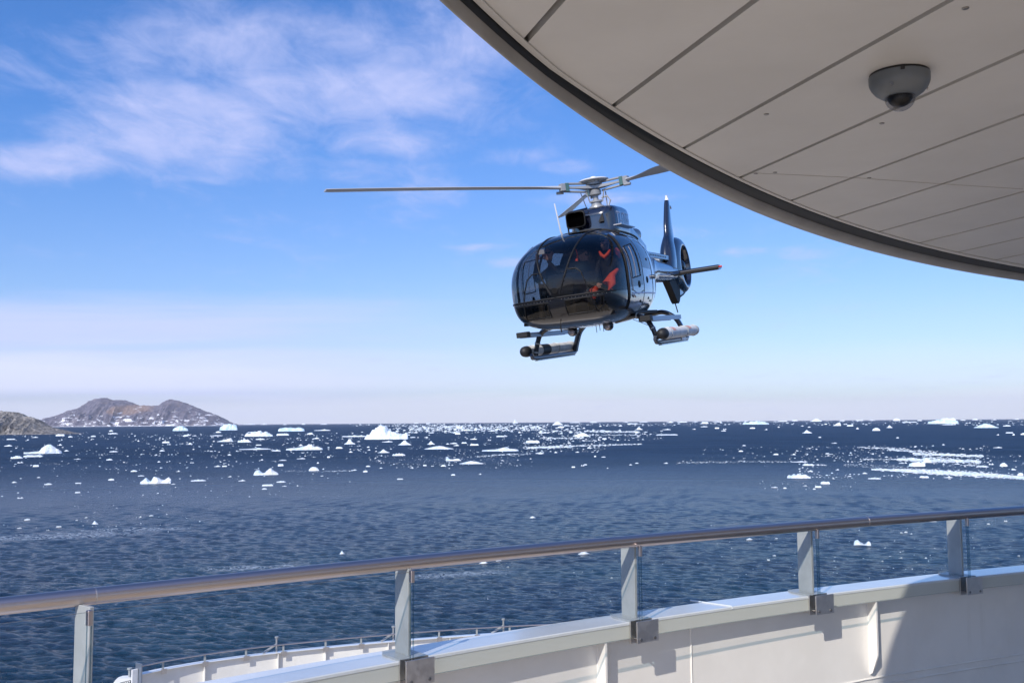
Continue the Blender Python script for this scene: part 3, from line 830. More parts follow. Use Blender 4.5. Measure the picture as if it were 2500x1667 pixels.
    o = MB().add(vs, fs).build('brash_ice', ICE, smooth=False)
    tag(o, 'countless white crumbs and slush streaks of broken ice scattered over the sea', 'brash ice', kind='stuff')
brash()
# ------------------------------------------------------------------ ship: our deck
def circ_y(c, x): return c[1] + sqrt(max(c[2] ** 2 - (x - c[0]) ** 2, 0))
C_RAIL = (11.567, -12.935, 20.4277)
C_IN = (9.0, -8.20, 15.06)
C_OUT = (10.417, -10.571, 17.981)
def offs(c, d): return (c[0], c[1], c[2] + d)
X0, X1 = -2.6, 6.5
def arc(c, z, x0=X0, x1=X1, n=90):
    """points along a level arc, even in angle"""
    a0 = math.acos((x0 - c[0]) / c[2]); a1 = math.acos((x1 - c[0]) / c[2])
    return [Vector((c[0] + c[2] * cos(a0 + (a1 - a0) * i / n), c[1] + c[2] * sin(a0 + (a1 - a0) * i / n), z)) for i in range(n + 1)]
CAPZ = 19.17
def frame_at(c, x, z=0.0):
    """origin on the arc, tangent (towards +x) and inward normal (towards the deck)"""
    y = circ_y(c, x)
    inn = Vector((c[0] - x, c[1] - y, 0)).normalized()
    tan = Vector((-inn.y, inn.x, 0))
    if tan.x < 0: tan = -tan
    return Vector((x, y, z)), tan, inn
def strip(secs):
    """secs: list of point lists (same length): lofts an open sheet"""
    return MB().loft(secs, closed=False, cap=False)

bul = empty('bulwark', (0, 4.2, 18.3), 'white painted steel bulwark with a glossy sloping cap curving along the deck edge', 'bulwark')
BO = Vector((0, 4.2, 18.3))
def rel(pts, o=BO): return [Vector(p) - o for p in pts]
def ring_arc(c_list, name, mtl, parent, o=BO, x0=X0, x1=X1, n=110):
    """closed cross-section swept along arcs; c_list: (circle, z)"""
    cols = [rel(arc(c, z, x0, x1, n), o) for c, z in c_list]
    rings = [[col[i] for col in cols] for i in range(n + 1)]
    return MB().loft(rings, closed=True, cap=True).build(name, mtl, parent, angle=30)
CI = C_IN
WALL = offs(CI, .058)
ring_arc([(WALL, 18.30), (WALL, 19.1645), (offs(WALL, .012), 19.1645), (offs(WALL, .012), 18.30)], 'wall_plate', M_['white'], bul)
ring_arc([(CI, CAPZ - .012), (CI, CAPZ - .003), (offs(CI, .004), CAPZ), (offs(C_OUT, -.004), CAPZ), (C_OUT, CAPZ - .004), (C_OUT, CAPZ - .012)], 'cap', M_['cap'], bul)
ring_arc([(offs(CI, .002), CAPZ - .068), (offs(CI, .002), CAPZ - .0125), (offs(CI, .012), CAPZ - .0125), (offs(CI, .012), CAPZ - .068)], 'cap_flange', M_['flange'], bul)
# stiffeners: flat brackets under the cap, pointed at the foot
def stiffener(x, full=False):
    p, t, n = frame_at(WALL, x, 0)
    e = [(0, 19.157), (.055, 19.157), (.055, 19.10), (.055, 18.84 if not full else 18.31), (.02, 18.75 if not full else 18.31), (0.0, 18.735 if not full else 18.31)]
    vs = []
    for s in (-.005, .005):
        for a, z in e:
            q = p + n * (a - .001) + t * s; vs.append(Vector((q.x, q.y, z)) - BO)
    k = len(e)
    fs = [list(range(k))[::-1], [k + i for i in range(k)]] + [[i, (i + 1) % k, k + (i + 1) % k, k + i] for i in range(k)]
    MB().add(vs, fs).build('stiffener', M_['white'], bul)
    # fillet weld at the root
    MB().tube([Vector((p.x, p.y, 18.74)) - BO, Vector((p.x, p.y, 19.15)) - BO], .007, 8).build('weld', M_['white'], bul)
stiffener(.345, True); stiffener(1.775); stiffener(3.3); stiffener(-1.0, True)
# vertical butt welds and the two long weld lines at the foot
for x in (.78, 2.95):
    p, t, n = frame_at(WALL, x)
    pts = [Vector((p.x, p.y, 18.32 + .82 * i / 30)) + n * .001 + t * .0015 * nz(i * 1.7, x) - BO for i in range(31)]
    MB().tube(pts, .0045, 6).build('weld', M_['white'], bul)
for z0, sl in ((18.716, 1), (18.680, 1)):
    pts = []
    for i, q in enumerate(arc(offs(WALL, -.001), z0, .7, X1, 160)):
        pts.append(q + Vector((0, 0, .0018 * nz(i * .9, z0 * 9) + .0 * i)) - BO)
    MB().tube(pts, .0048, 6).build('weld', M_['white'], bul)
p, t, n = frame_at(CI, .98)
q = Vector((p.x, p.y, CAPZ))
MB().tube([q + n * .001 - Vector((0, 0, .01)) - BO, q - n * .006 + Vector((0, 0, .001)) - BO, q - n * .22 + Vector((0, 0, .001)) - t * .05 - BO], .004, 6).build('weld', M_['cap'], bul)

rail = empty('railing', (0, 3.9, 19.2), 'curved steel and glass railing on the bulwark in the foreground', 'railing')
RO = Vector((0, 3.9, 19.2))
MB().tube(rel(arc(C_RAIL, 19.5, X0, X1, 140), RO), .0248, 28).build('handrail', M_['steel'], rail, angle=60)
for x in (-1.235, 1.745):
    p, t, n = frame_at(C_RAIL, x, 19.5)
    MB().tube([p - t * .0018 - RO, p + t * .0018 - RO], .0256, 28).build('joint', M_['plate'], rail)
GL = offs(CI, -.030)                      # glass line, just inboard of the cap edge
def post_at(px):
    lo, hi = -2.5, 6.0
    for _ in range(40):
        md = (lo + hi) / 2; q = Vector((md, circ_y(CI, md), 19.3)); nn_ = Vector((CI[0] - md, CI[1] - q.y, 0)).normalized()
        if projx(q - nn_ * .065) < px: lo = md
        else: hi = md
    return lo
POSTX = [post_at(p_) for p_ in (209, 984, 1536, 1967, 2332)]
POSTX = [POSTX[0] - .80] + POSTX + [POSTX[-1] + .95, POSTX[-1] + 1.92, POSTX[-1] + 2.9]
def on_glass(x): return frame_at(GL, x)
for x in POSTX:
    pr, t, n = frame_at(C_RAIL, x, 19.5)
    pc, t2, n2 = frame_at(CI, x, CAPZ)
    if x < -1:
        n = (Matrix.Rotation(radians(7), 3, 'Z') @ n2).normalized(); t = Vector((-n.y, n.x, 0))
    else: n = n2; t = t2
    R = Matrix((n, t, Vector((0, 0, 1)))).transposed()
    zc = (19.5 + CAPZ) / 2
    cen = pc - n * .065
    po = MB().box(Vector((cen.x, cen.y, (CAPZ + .006 + 19.482) / 2)) - RO, (.088, .013, 19.482 - CAPZ - .006), R).build('post', M_['galv'], rail)
    # base plate on the cap with rounded outline, turned down at its left front
    bp = MB(); ol = []
    for a, b in ((-.152, -.035), (-.152, .03), (-.12, .058), (.008, .058), (.008, -.058), (-.11, -.058)):
        ol.append(pc + n * a + t * b - RO)
    k = len(ol)
    vs = [v + Vector((0, 0, .0005)) for v in ol] + [v + Vector((0, 0, .0065)) for v in ol]
    bp.add(vs, [list(range(k))[::-1], [k + i for i in range(k)]] + [[i, (i + 1) % k, k + (i + 1) % k, k + i] for i in range(k)])
    tag(bp.build('base_plate', M_['galv'], po))
    # bracket leg down the front of the cap, then the clamp plate in front of the glass
    a = pc + n * .0065 - Vector((0, 0, .04)) - RO
    MB().box(a, (.005, .118, .092), R).build('bracket_leg', M_['plate'], po)
    b = pc + n * .047 - Vector((0, 0, .036)) - RO
    MB().box(b, (.006, .118, .088), R).build('clamp_plate', M_['plate'], po)
    sc = MB()
    for s in (-.038, .038):
        q = pc + n * .0505 + t * s - Vector((0, 0, .066)) - RO
        mt_ = Matrix.Translation(q) @ n.to_track_quat('Z', 'Y').to_matrix().to_4x4()
        sc.lathe([(.0065, 0), (.0065, .0014), (.0048, .002), (.0030, .002), (.0026, .0004)], 14, mt_)
        sc.tube([q - n * .045, q - n * .002], .004, 8)
    sc.build('screw', M_['screw'], po)
    # upper clip that grips the panes under the handrail
    pg, _, _ = on_glass(x); q = Vector((pg.x, pg.y, 19.462)) - RO
    MB().box(q, (.016, .014, .042), R).build('glass_clip', M_['steel'], po)
# panes between the posts (each pane ends 6 mm from the middle of its clamp)
for xa, xb in zip(POSTX, POSTX[1:]):
    def A_(x): return math.acos((x - GL[0]) / GL[2])
    a0, a1 = A_(xa) - .006 / GL[2], A_(xb) + .006 / GL[2]
    n_ = 12; rings = []
    for i in range(n_ + 1):
        a = a0 + (a1 - a0) * i / n_; rg = []
        for dr, z in ((-.005, CAPZ - .058), (.005, CAPZ - .058), (.005, 19.478), (-.005, 19.478)):
            rg.append(Vector((GL[0] + (GL[2] + dr) * cos(a), GL[1] + (GL[2] + dr) * sin(a), z)) - RO)
        rings.append(rg)
    mb = MB(); mb.loft(rings, closed=True, cap=True)
    for i, f in enumerate(mb.f):
        if len(f) == 4 and i < n_ * 4: mb.mi[i] = 0 if i % 4 in (1, 3) else 1
        else: mb.mi[i] = 1
    mb.build('glass_pane', [M_['pane'], M_['edge']], rail, smooth=False)

# deck underfoot and the hull it stands on
pts_out = arc(offs(WALL, 0), 18.3, X0, X1, 60)
mb = MB(); poly = [Vector((p.x, p.y, 18.32)) for p in pts_out] + [Vector((9, 6, 18.32)), Vector((9, -14, 18.32)), Vector((-6, -14, 18.32)), Vector((-6, -4, 18.32))]
mb.add(poly, [list(range(len(poly)))[::-1]])
o = mb.build('deck_floor', M_['teak'], smooth=False); tag(o, kind='structure')
hull = empty('ship_hull', (0, 0, 0), 'white ship superstructure and hull below the railing', 'ship hull')
side = [Vector(p) for p in arc(offs(WALL, .013), 0, X0, X1, 60)] + [Vector((9.0, 6.2, 0)), Vector((9, -60, 0)), Vector((-9, -60, 0)), Vector((-8, -14, 0)), Vector((-6, -6, 0))]
k = len(side)
vs = [p + Vector((0, 0, 12.9)) for p in side] + [p + Vector((0, 0, 18.29)) for p in side]
MB().add(vs, [[i, (i + 1) % k, k + (i + 1) % k, k + i] for i in range(k)] + [[k + i for i in range(k)]]).build('superstructure', M_['hull'], hull, smooth=False)

# lower deck
LZ = 14.0
LP = [(-9.02, 24.62), (-8.65, 25.08), (-8.10, 25.60), (-7.40, 26.12), (-6.45, 26.70), (-5.2, 27.30), (-3.9, 27.85), (-2.4, 28.40), (-.9, 28.85), (.7, 29.20), (2.6, 29.4), (5, 29.4), (8, 29.0), (11, 28.1)]
LPs = []
tb = [(i, *p) for i, p in enumerate(LP)]
for i in range(0, (len(LP) - 1) * 10 + 1): LPs.append(Vector((*smooth_table(tb, i / 10), 0)))
def lframe(i):
    t = (LPs[min(i + 1, len(LPs) - 1)] - LPs[max(i - 1, 0)]).normalized()
    return LPs[i], t, Vector((t.y, -t.x, 0))        # inward = towards the ship
def lsweep(sec, name, mtl, parent, o):
    rings = []
    for i in range(len(LPs)):
        p, t, n = lframe(i)
        rings.append([p + n * a + Vector((0, 0, z)) - o for a, z in sec])
    return MB().loft(rings, closed=True, cap=True).build(name, mtl, parent, angle=30)
LO = Vector((-4, 27, LZ - 1.1))
lb = empty('bulwark', LO, 'white bulwark of the lower deck curving away behind the foreground bulwark', 'bulwark')
lsweep([(-.10, -1.1), (-.10, -.012), (-.085, -.012), (-.085, -1.1)], 'wall_plate', M_['white'], lb, Vector(LO) - Vector((0, 0, LZ)))
lsweep([(-.19, -.011), (-.19, 0), (.03, 0), (.03, -.011)], 'cap', M_['cap'], lb, Vector(LO) - Vector((0, 0, LZ)))
LOo = Vector(LO)
cum = [0]
for a, b in zip(LPs, LPs[1:]): cum.append(cum[-1] + (b - a).length)
def at_len(s):
    for i in range(len(cum) - 1):
        if cum[i + 1] >= s: return i
    return len(cum) - 2
lr = empty('railing', (-4, 27, LZ), 'thin low steel rail on the lower deck bulwark, with small clamps', 'railing')
LR = Vector((-4, 27, LZ))
MB().tube([p + Vector((0, 0, LZ + .20)) - LR for p in [lframe(i)[0] + lframe(i)[2] * .02 for i in range(len(LPs))]], .019, 10).build('handrail', M_['steel'], lr)
s = .62; nst = 0
while s < 19:
    p, t, n = lframe(at_len(s)); R = Matrix((n, t, Vector((0, 0, 1)))).transposed()
    po = MB().box(p + n * -.01 + Vector((0, 0, LZ + .095)) - LR, (.02, .05, .19), R).build('post', M_['galv'], lr)
    MB().box(p + n * .045 + Vector((0, 0, LZ - .035)) - LR, (.012, .15, .12), R).build('clamp_plate', M_['plate'], po)
    if nst in (3, 6, 9):
        q = p - t * .16 - n * .1
        MB().tube([q + Vector((0, 0, LZ)) - LR, q + Vector((0, 0, LZ + .36)) - LR], .025, 8).tube([q + Vector((0, 0, LZ + .36)) - LR, q + Vector((0, 0, LZ + .40)) - LR], .05, 8).tube(
            [q - t * .35 + Vector((0, 0, LZ + .01)) - LR, q + Vector((0, 0, LZ + .2)) - LR], .03, 8).build('lamp_stanchion', M_['hub'], po)
    s += 1.07; nst += 1
for s in (1.72, 3.62, 4.98, 6.65, 8.5, 10.2, 12):
    i = at_len(s); p, t, n = lframe(i); R = Matrix((n, t, Vector((0, 0, 1)))).transposed()
    MB().box(p + n * -.035 + Vector((0, 0, LZ - .56)) - LOo, (.10, .02, 1.07), R).build('stiffener', M_['white'], lb)
# end panel and glazed end post of the lower bulwark
p, t, n = lframe(0)
R = Matrix((n, t, Vector((0, 0, 1)))).transposed()
MB().box(p - t * .06 + Vector((0, 0, LZ - .35)) - LR, (.26, .03, 1.25), R).build('end_post', M_['tread'], lr)
mb = MB().box(p - t * .16 - n * .02 + Vector((0, 0, LZ - .35)) - LR, (.05, .15, 1.0), R).build('end_panel', M_['capwhite'], lr)
# marker pole behind the vent box
pp = onz(316, 1664, LZ - .2)
o = MB().tube([(0, 0, -.9), (0, 0, .30)], .032, 10).tube([(0, 0, .30), (0, 0, .335)], .06, 12).build('short_pole', M_['galv'])
o.location = pp; tag(o, 'short grey pipe with a flanged top beside the lower deck end post', 'pole')
vb = onz(301, 1668, LZ - .22)
vbx = empty('vent_box', vb, 'white rounded box with a black louvred grille at the lower deck corner', 'vent box')
vbx.rotation_euler.z = radians(8); vbx.scale = (.62, .62, .62)
prof = [(-.34, -.35), (-.34, .08), (-.28, .17), (-.10, .23), (.22, .235), (.36, .20), (.37, -.35)]
MB().prism(prof, .46, 'y', off=.1).build('housing', M_['capwhite'], vbx, angle=50)
gr = MB().prism([(-.10, -.02), (-.08, .08), (.30, .16), (.32, .05), (.10, -.04)], .02, 'y', off=-.14).build('grille', M_['matt'], vbx, smooth=False)
mb = MB()
for i in range(5): mb.box((-.04 + i * .075, -.157, .035 + i * .018), (.052, .012, .055))
mb.build('louvre', M_['capwhite'], gr)
# lower deck floor and hull side
lowp = [lframe(i)[0] + lframe(i)[2] * -.08 for i in range(len(LPs))]
inner = [Vector((11, 4, 0)), Vector((-6, 4, 0)), Vector((-7.6, 14, 0)), Vector((-9.0, 24.0, 0))]
poly = [Vector((p.x, p.y, LZ - 1.1)) for p in lowp + inner]
o = MB().add(poly, [list(range(len(poly)))[::-1]]).build('lower_deck_floor', M_['teak'], smooth=False); tag(o, kind='structure')
hp = [Vector((p.x, p.y, 0)) for p in lowp + [Vector((11, -60, 0)), Vector((-9, -60, 0)), Vector((-7.6, 14, 0)), Vector((-9.0, 24.0, 0))]]
k = len(hp)
vs = [p * 1.0 + Vector((0, 0, -1)) for p in hp] + [p + Vector((0, 0, LZ - 1.12)) for p in hp]
MB().add(vs, [[i, (i + 1) % k, k + (i + 1) % k, k + i] for i in range(k)]).build('hull_side', M_['hull'], hull, smooth=False)

# ------------------------------------------------------------------ canopy overhead
CZ = 20.65
CA = (6.0, -.917, 6.538)                 # outer silhouette of the rim (4 cm below the soffit)
CB = (6.669, -1.765, 7.492)               # where the soffit meets the shadow gap
CS = (6.292, -1.522, 7.035)               # ends of the panel joints
PC = Vector((6.0, -1.1, 0))
def polar(c, th):
    d = Vector((cos(th), sin(th))); o = Vector((PC.x - c[0], PC.y - c[1]))
    b = d.dot(o); cc = o.dot(o) - c[2] ** 2
    return -b + sqrt(b * b - cc)
TH0, TH1, TN = radians(96), radians(178), 130
canopy = empty('canopy', (3, 1, CZ), 'off-white panelled deck canopy with a curved dark rim overhead at upper right', 'canopy')
KO = Vector((3, 1, CZ))
def crd(th):
    a = polar(CA, th); b = a - min(max(a - polar(CB, th), .022), .15); s_ = a - min(max(a - polar(CS, th), .036), .19)
    return a, b, s_
def cpt(th, r, z): return Vector((PC.x + cos(th) * r, PC.y + sin(th) * r, CZ + z)) - KO
ths = [TH0 + (TH1 - TH0) * i / TN for i in range(TN + 1)]
# rim: fat half-round hanging below the soffit, hollow towards the gap
rings = []
for th in ths:
    a, b, s_ = crd(th); w = (a - b) * .60
    rg = []
    for q in range(13):
        an = radians(-8 - 165 * q / 12)
        rg.append(cpt(th, a - w * .5 + cos(an) * w * .5, -.014 + sin(an) * .020))
    rg.append(cpt(th, a - w, .02)); rg.append(cpt(th, a - w, .040)); rg.append(cpt(th, a - .004, .050))
    rings.append(rg)
MB().loft(rings, closed=True, cap=True).build('rim', M_['rim'], canopy, angle=60)
rings = []
for th in ths:
    a, b, s_ = crd(th); g0 = a - (a - b) * .58; mid = (g0 + b) / 2
    rings.append([cpt(th, b + .002, -.0045), cpt(th, b + .002, .04), cpt(th, g0, .04), cpt(th, g0 + .003, -.014), cpt(th, mid, -.010)])
MB().loft(rings, closed=True, cap=True).build('gap_shade_strip', M_['gap_shade'], canopy, angle=60)  # black strip standing in for the shade between rim and soffit
# soffit boards: strips parallel to the joints, with open grooves between them
jd = Vector((.3105, -.9506)); jn = Vector((.9506, .3105))
seamp = [onz(x, y, CZ) for x, y in [(1279, 105), (1494, 262), (1665, 365), (1807, 434), (1933, 489.5), (2044, 531), (2146, 566), (2246, 593)]]
offsn = [p.x * jn.x + p.y * jn.y for p in seamp]
step = (offsn[-1] - offsn[0]) / 7
allj = [offsn[0] - step * k for k in (7, 6, 5, 4, 3, 2, 1)] + offsn + [offsn[-1] + step * k for k in range(1, 22)]
def soff_r(th): return crd(th)[1]
BACK = -9.0
def edge_hit(o0):
    """point on the gap edge where the line jn.p = o0 meets it"""
    best = None
    for i in range(TN * 6 + 1):
        th = TH0 + (TH1 - TH0) * i / (TN * 6)
        r = crd(th)[1]; p = Vector((PC.x + cos(th) * r, PC.y + sin(th) * r))
        d = abs(p.dot(jn) - o0)
        if best is None or d < best[0]: best = (d, th, p)
    return best
gap = .0065
sof = MB()
for ja, jb in zip(allj, allj[1:]):
    ea, eb = edge_hit(ja + gap), edge_hit(jb - gap)
    if ea[0] > .05 and eb[0] > .05: continue
    tha, thb = ea[1], eb[1]
    edge = []
    for i in range(9):
        th = tha + (thb - tha) * i / 8; r = crd(th)[1]
        edge.append(Vector((PC.x + cos(th) * r, PC.y + sin(th) * r)))
    rows = [[], []]
    for i, e in enumerate(edge):
        oo = min(max(e.dot(jn), ja + gap), jb - gap)
        if e is edge[0]: oo = ja + gap
        if e is edge[-1]: oo = jb - gap
        e = e + jn * (oo - e.dot(jn))
        far = e + jd * max(.02, (e.y + .7) / .9506)
        rows[0].append(e); rows[1].append(far)
    e_all = rows[0] + rows[1][::-1]
    n_ = len(e_all)
    vs = [Vector((p.x, p.y, CZ)) - KO for p in e_all] + [Vector((p.x, p.y, CZ + .03)) - KO for p in e_all]
    sof.add(vs, [list(range(n_))[::-1], [n_ + i for i in range(n_)]] + [[i, (i + 1) % n_, n_ + (i + 1) % n_, n_ + i] for i in range(n_)])
sof.build('soffit', M_['soffit'], canopy, smooth=False)
# trim lip that the joints stop against
rings = []
for th in ths:
    a, b, s_ = crd(th)
    s_ = min(s_, b - .012)
    rings.append([cpt(th, b - .001, -.003), cpt(th, b - .001, -.0005), cpt(th, s_, -.0005), cpt(th, s_, -.003)])
MB().loft(rings, closed=True, cap=True).build('trim_strip', M_['soffit'], canopy, angle=30)
# roof above, unseen rear edge cut short to let sun reach the deck
rf = [cpt(th, crd(th)[0] - .01, .075) for th in ths] + [Vector((0, -.75, CZ + .075)) - KO, Vector((12, -.75, CZ + .075)) - KO, Vector((12, 5.3, CZ + .075)) - KO]
rb = [v - Vector((0, 0, .023)) for v in rf]
k = len(rf)
MB().add(rf + rb, [list(range(k)), [k + i for i in range(k)][::-1]] + [[i, (i + 1) % k, k + (i + 1) % k, k + i] for i in range(k)]).build('roof', M_['white'], canopy, smooth=False)
# cross joints and screws
for (x, y) in [(1871, 279), (2153, 301), (1892, 421), (2122, 434), (2357, 20), (1845, 423.5)]:
    p = onz(x, y, CZ)
    MB().lathe([(.0042, -.0022), (.0056, -.0012), (.0056, .0)], 10, Matrix.Translation(p - KO)).build('screw', M_['screw'], canopy)
MB().tube([onz(1846, 423, CZ - .0004) - KO, onz(2080, 434, CZ - .0004) - KO, onz(2290, 449, CZ - .0004) - KO, onz(2498, 462, CZ - .0004) - KO], .0006, 4).build('cross_joint', M_['dark'], canopy)

# dome camera on the soffit
dc = empty('security_camera', onz(2195, 181, CZ), 'grey dome security camera screwed to the canopy underside', 'camera')
k_ = (onz(2270, 190, CZ) - onz(2120, 190, CZ)).length
r0 = k_ / 2 * .93
dc.scale = (1, 1, .88)
hs = MB().lathe([(r0 * .97, 0), (r0 * .97, -.004), (r0, -.005), (r0, -r0 * .30), (r0 * .985, -r0 * .42), (r0 * .93, -r0 * .56), (r0 * .80, -r0 * .75), (r0 * .62, -r0 * .90), (r0 * .55, -r0 * .92)], 48).build('housing', M_['camgrey'], dc, angle=50)
MB().lathe([(r0 * .975, -.0001), (r0 * .99, -.0045)], 48).build('gasket', M_['matt'], dc)
mb = MB()
for an in (radians(-128), radians(-12), radians(112)):
    d = Vector((cos(an), sin(an), 0))
    mb.tube([d * r0 * .80 - Vector((0, 0, r0 * .64)), d * r0 * .91 - Vector((0, 0, r0 * .66))], r0 * .05, 10)
mb.build('screw', M_['screw'], dc)
MB().box(Vector((cos(radians(-105)), sin(radians(-105)), 0)) * r0 * .995 + Vector((0, 0, -.007)), (.007, .006, .009), Matrix.Rotation(radians(-15), 3, 'Z')).build('notch', M_['matt'], dc)
rr = r0 * .47
MB().lathe([(rr * 1.06, -r0 * .88)] + [(rr * 1.06 * cos(a), -r0 * .98 - rr * 1.06 * sin(a)) for a in [pi / 2 * i / 10 for i in range(10)]], 32).build('clear_dome', M_['dome'], dc, angle=80)
MB().lathe([(rr * .90, -r0 * .86)] + [(rr * .90 * cos(a), -r0 * .90 - rr * .88 * sin(a)) for a in [pi / 2 * i / 10 for i in range(10)]], 32).build('lens_ball', M_['lens'], dc, angle=80)
# ------------------------------------------------------------------ helicopter
# local axes: +X to the machine's left, +Y towards the tail, +Z up; the origin is on the ground plane of the skids under the mast
HS = Vector((1.65418, 19.431, 24.61815)); HL = Vector((.91572, -.39235, .08674)); HA = Vector((.38291, .91749, .10765)); HU = Vector((-.12182, -.06537, .99040))
HM = Matrix((HL, HA, HU)).transposed().to_4x4()
HM.translation = HS - HU * 3.2
heli = empty('helicopter', (0, 0, 0), 'black and navy helicopter hovering beside the ship, nose towards the deck', 'helicopter')
heli.matrix_world = HM

ST = [  # y, half width, bottom, top, height of greatest width, upper exponent, lower exponent
 (-3.09, .05, 1.06, 1.16, 1.11, 2.0, 2.0), (-3.065, .41, .85, 1.38, 1.11, 2.2, 2.5), (-3.01, .64, .73, 1.52, 1.12, 2.4, 2.8), (-2.90, .82, .63, 1.69, 1.13, 2.5, 3.1),
 (-2.70, .94, .55, 1.86, 1.15, 2.6, 3.4), (-2.45, 1.01, .50, 1.99, 1.18, 2.7, 3.6), (-2.10, 1.035, .47, 2.11, 1.21, 2.8, 3.6), (-1.6, 1.035, .46, 2.20, 1.23, 2.85, 3.4),
 (-1.0, 1.02, .46, 2.25, 1.26, 2.8, 3.2), (-.3, .965, .47, 2.27, 1.28, 2.65, 3.0), (.4, .87, .52, 2.26, 1.32, 2.5, 2.8), (1.0, .74, .62, 2.23, 1.38, 2.4, 2.6),
 (1.5, .61, .76, 2.19, 1.46, 2.4, 2.4), (2.0, .48, .96, 2.13, 1.54, 2.2, 2.2), (2.5, .36, 1.15, 2.06, 1.60, 2.1, 2.1), (3.0, .29, 1.27, 2.0, 1.63, 2.0, 2.0), (3.4, .27, 1.33, 1.97, 1.64, 2, 2)]
def sec(y): return smooth_table(ST, y)
def bp_(y, th, off=0.0):
    w, zb, zt, zm, nu, nl = sec(y)
    w += off; zb -= off; zt += off
    c, s = cos(th), sin(th)
    if s >= 0: return Vector((w * math.copysign(abs(c) ** (2 / nu), c), y, zm + (zt - zm) * abs(s) ** (2 / nu)))
    return Vector((w * math.copysign(abs(c) ** (2 / nl), c), y, zm - (zm - zb) * abs(s) ** (2 / nl)))
def body_x(y, z, off=0.0):               # half width at height z
    w, zb, zt, zm, nu, nl = sec(y)
    if z >= zm: q = min(1, (z - zm) / (zt - zm)); n = nu
    else: q = min(1, (zm - z) / (zm - zb)); n = nl
    return (w) * (max(0, 1 - q ** n)) ** (1 / n) + off
def body_z(y, x, top=True, off=0.0):
    w, zb, zt, zm, nu, nl = sec(y)
    q = min(1, abs(x) / w)
    if top: return zm + (zt - zm) * (max(0, 1 - q ** nu)) ** (1 / nu) + off
    return zm - (zm - zb) * (max(0, 1 - q ** nl)) ** (1 / nl) - off
def front_y(x, z, off=0.0):              # nose surface: station where point (x, z) meets the skin
    lo, hi = -3.09, -1.0
    for _ in range(26):
        mdl = (lo + hi) / 2; w, zb, zt, zm, nu, nl = sec(mdl)
        q = (abs(x) / w) ** (nu if z > zm else nl) + (abs(z - zm) / ((zt - zm) if z > zm else (zm - zb))) ** (nu if z > zm else nl)
        if q > 1: lo = mdl
        else: hi = mdl
    return hi - off

NY, NT = 190, 168
ys = []
for i in range(NY + 1):
    t = i / NY
    ys.append(-3.09 + .35 * (t / .12) ** 2 * .6 if t < .12 else None)
y1_ = -3.09 + .21
ys = [(-3.09 + .21 * (i / 22) ** 1.7) for i in range(23)] + [y1_ + (3.4 - y1_) * (i / 170) for i in range(1, 171)]
regs = {k: MB() for k in ('shell', 'windshield_l', 'windshield_r', 'door_glass_l', 'door_glass_r', 'rear_glass_l', 'rear_glass_r', 'chin_l', 'chin_r', 'belly')}
def door_front(z): return -2.17 + .16 * (z - 1.1) ** 2 + (.55 * max(0, z - 1.75)) ** 1.2
SILL = .985
def classify(p):
    x, y, z = p; ax = abs(x); s = 'l' if x > 0 else 'r'
    if y < door_front(z) and z > SILL and y < -1.38 + .25 * ax ** 2:
        return 'windshield_' + s
    if .66 < z < .93 and y < -1.95 and .15 < ax < .80 and front_ok(ax, y, z): return 'chin_' + s
    df = door_front(z)
    if df + .06 < y < -1.12 and 1.02 + .10 * (y + 2.1) < z < 2.06 - .10 * (y + 1.1) ** 2 and ax > .45: return 'door_glass_' + s
    if -1.0 < y < -.16 and 1.40 < z < 2.0 and ax > .55: return 'rear_glass_' + s
    if (z < SILL and y < -2.3) or z < .72 + .06 * max(0, -y - 1): return 'belly'
    return 'shell'
def front_ok(ax, y, z): return True
vid = {}
grid = [[bp_(y, 2 * pi * k / NT) for k in range(NT)] for y in ys]
maps = {k: {} for k in regs}
def vidx(rg, i, k):
    key = (i, k % NT); mp = maps[rg]
    if key not in mp:
        mp[key] = len(regs[rg].v); regs[rg].v.append(tuple(grid[i][k % NT]))
    return mp[key]
for i in range(len(ys) - 1):
    for k in range(NT):
        c = (grid[i][k] + grid[i][(k + 1) % NT] + grid[i + 1][k] + grid[i + 1][(k + 1) % NT]) / 4
        rg = classify(c)
        regs[rg].f.append([vidx(rg, i, k), vidx(rg, i, k + 1), vidx(rg, i + 1, k + 1), vidx(rg, i + 1, k)])
        regs[rg].mi.append(0)
fus = regs['shell'].build('fuselage', M_['navy'], heli, angle=60)
for s in (-1, 1):
    for i in range(14):
        x = s * (.10 + .80 * i / 13); p = Vector((x, front_y(x, .955, .004), .955))
        regs['belly'].lathe([(.005, 0), (.004, .003), (.0005, .004)], 6, Matrix.Translation(p) @ Vector((x * .5, -1, 0)).to_track_quat('Z', 'Y').to_matrix().to_4x4(), 1)
bel = regs['belly'].build('nose_panel', [M_['black'], M_['plate']], heli, angle=60)
regs['windshield_l'].build('windshield', M_['windshield'], heli, angle=80)
regs['windshield_r'].build('windshield', M_['windshield'], heli, angle=80)
regs['chin_l'].build('chin_window', M_['chin'], heli, angle=80)
regs['chin_r'].build('chin_window', M_['chin'], heli, angle=80)
for k in ('rear_glass_l', 'rear_glass_r'): regs[k].build('side_window', M_['sideglass'], heli, angle=80)

def surf_line(pts, r, name, mtl, parent, seg=6, **kw):
    return MB().tube(pts, r, seg, **kw).build(name, mtl, parent)
def skin(x, z): return Vector((x, front_y(x, z, .004), z))
def dense(pts, n=10):
    o_ = []
    for (a, b) in zip(pts, pts[1:]):
        for i in range(n): o_.append(tuple(p + (q - p) * i / n for p, q in zip(a, b)))
    o_.append(pts[-1]); return o_
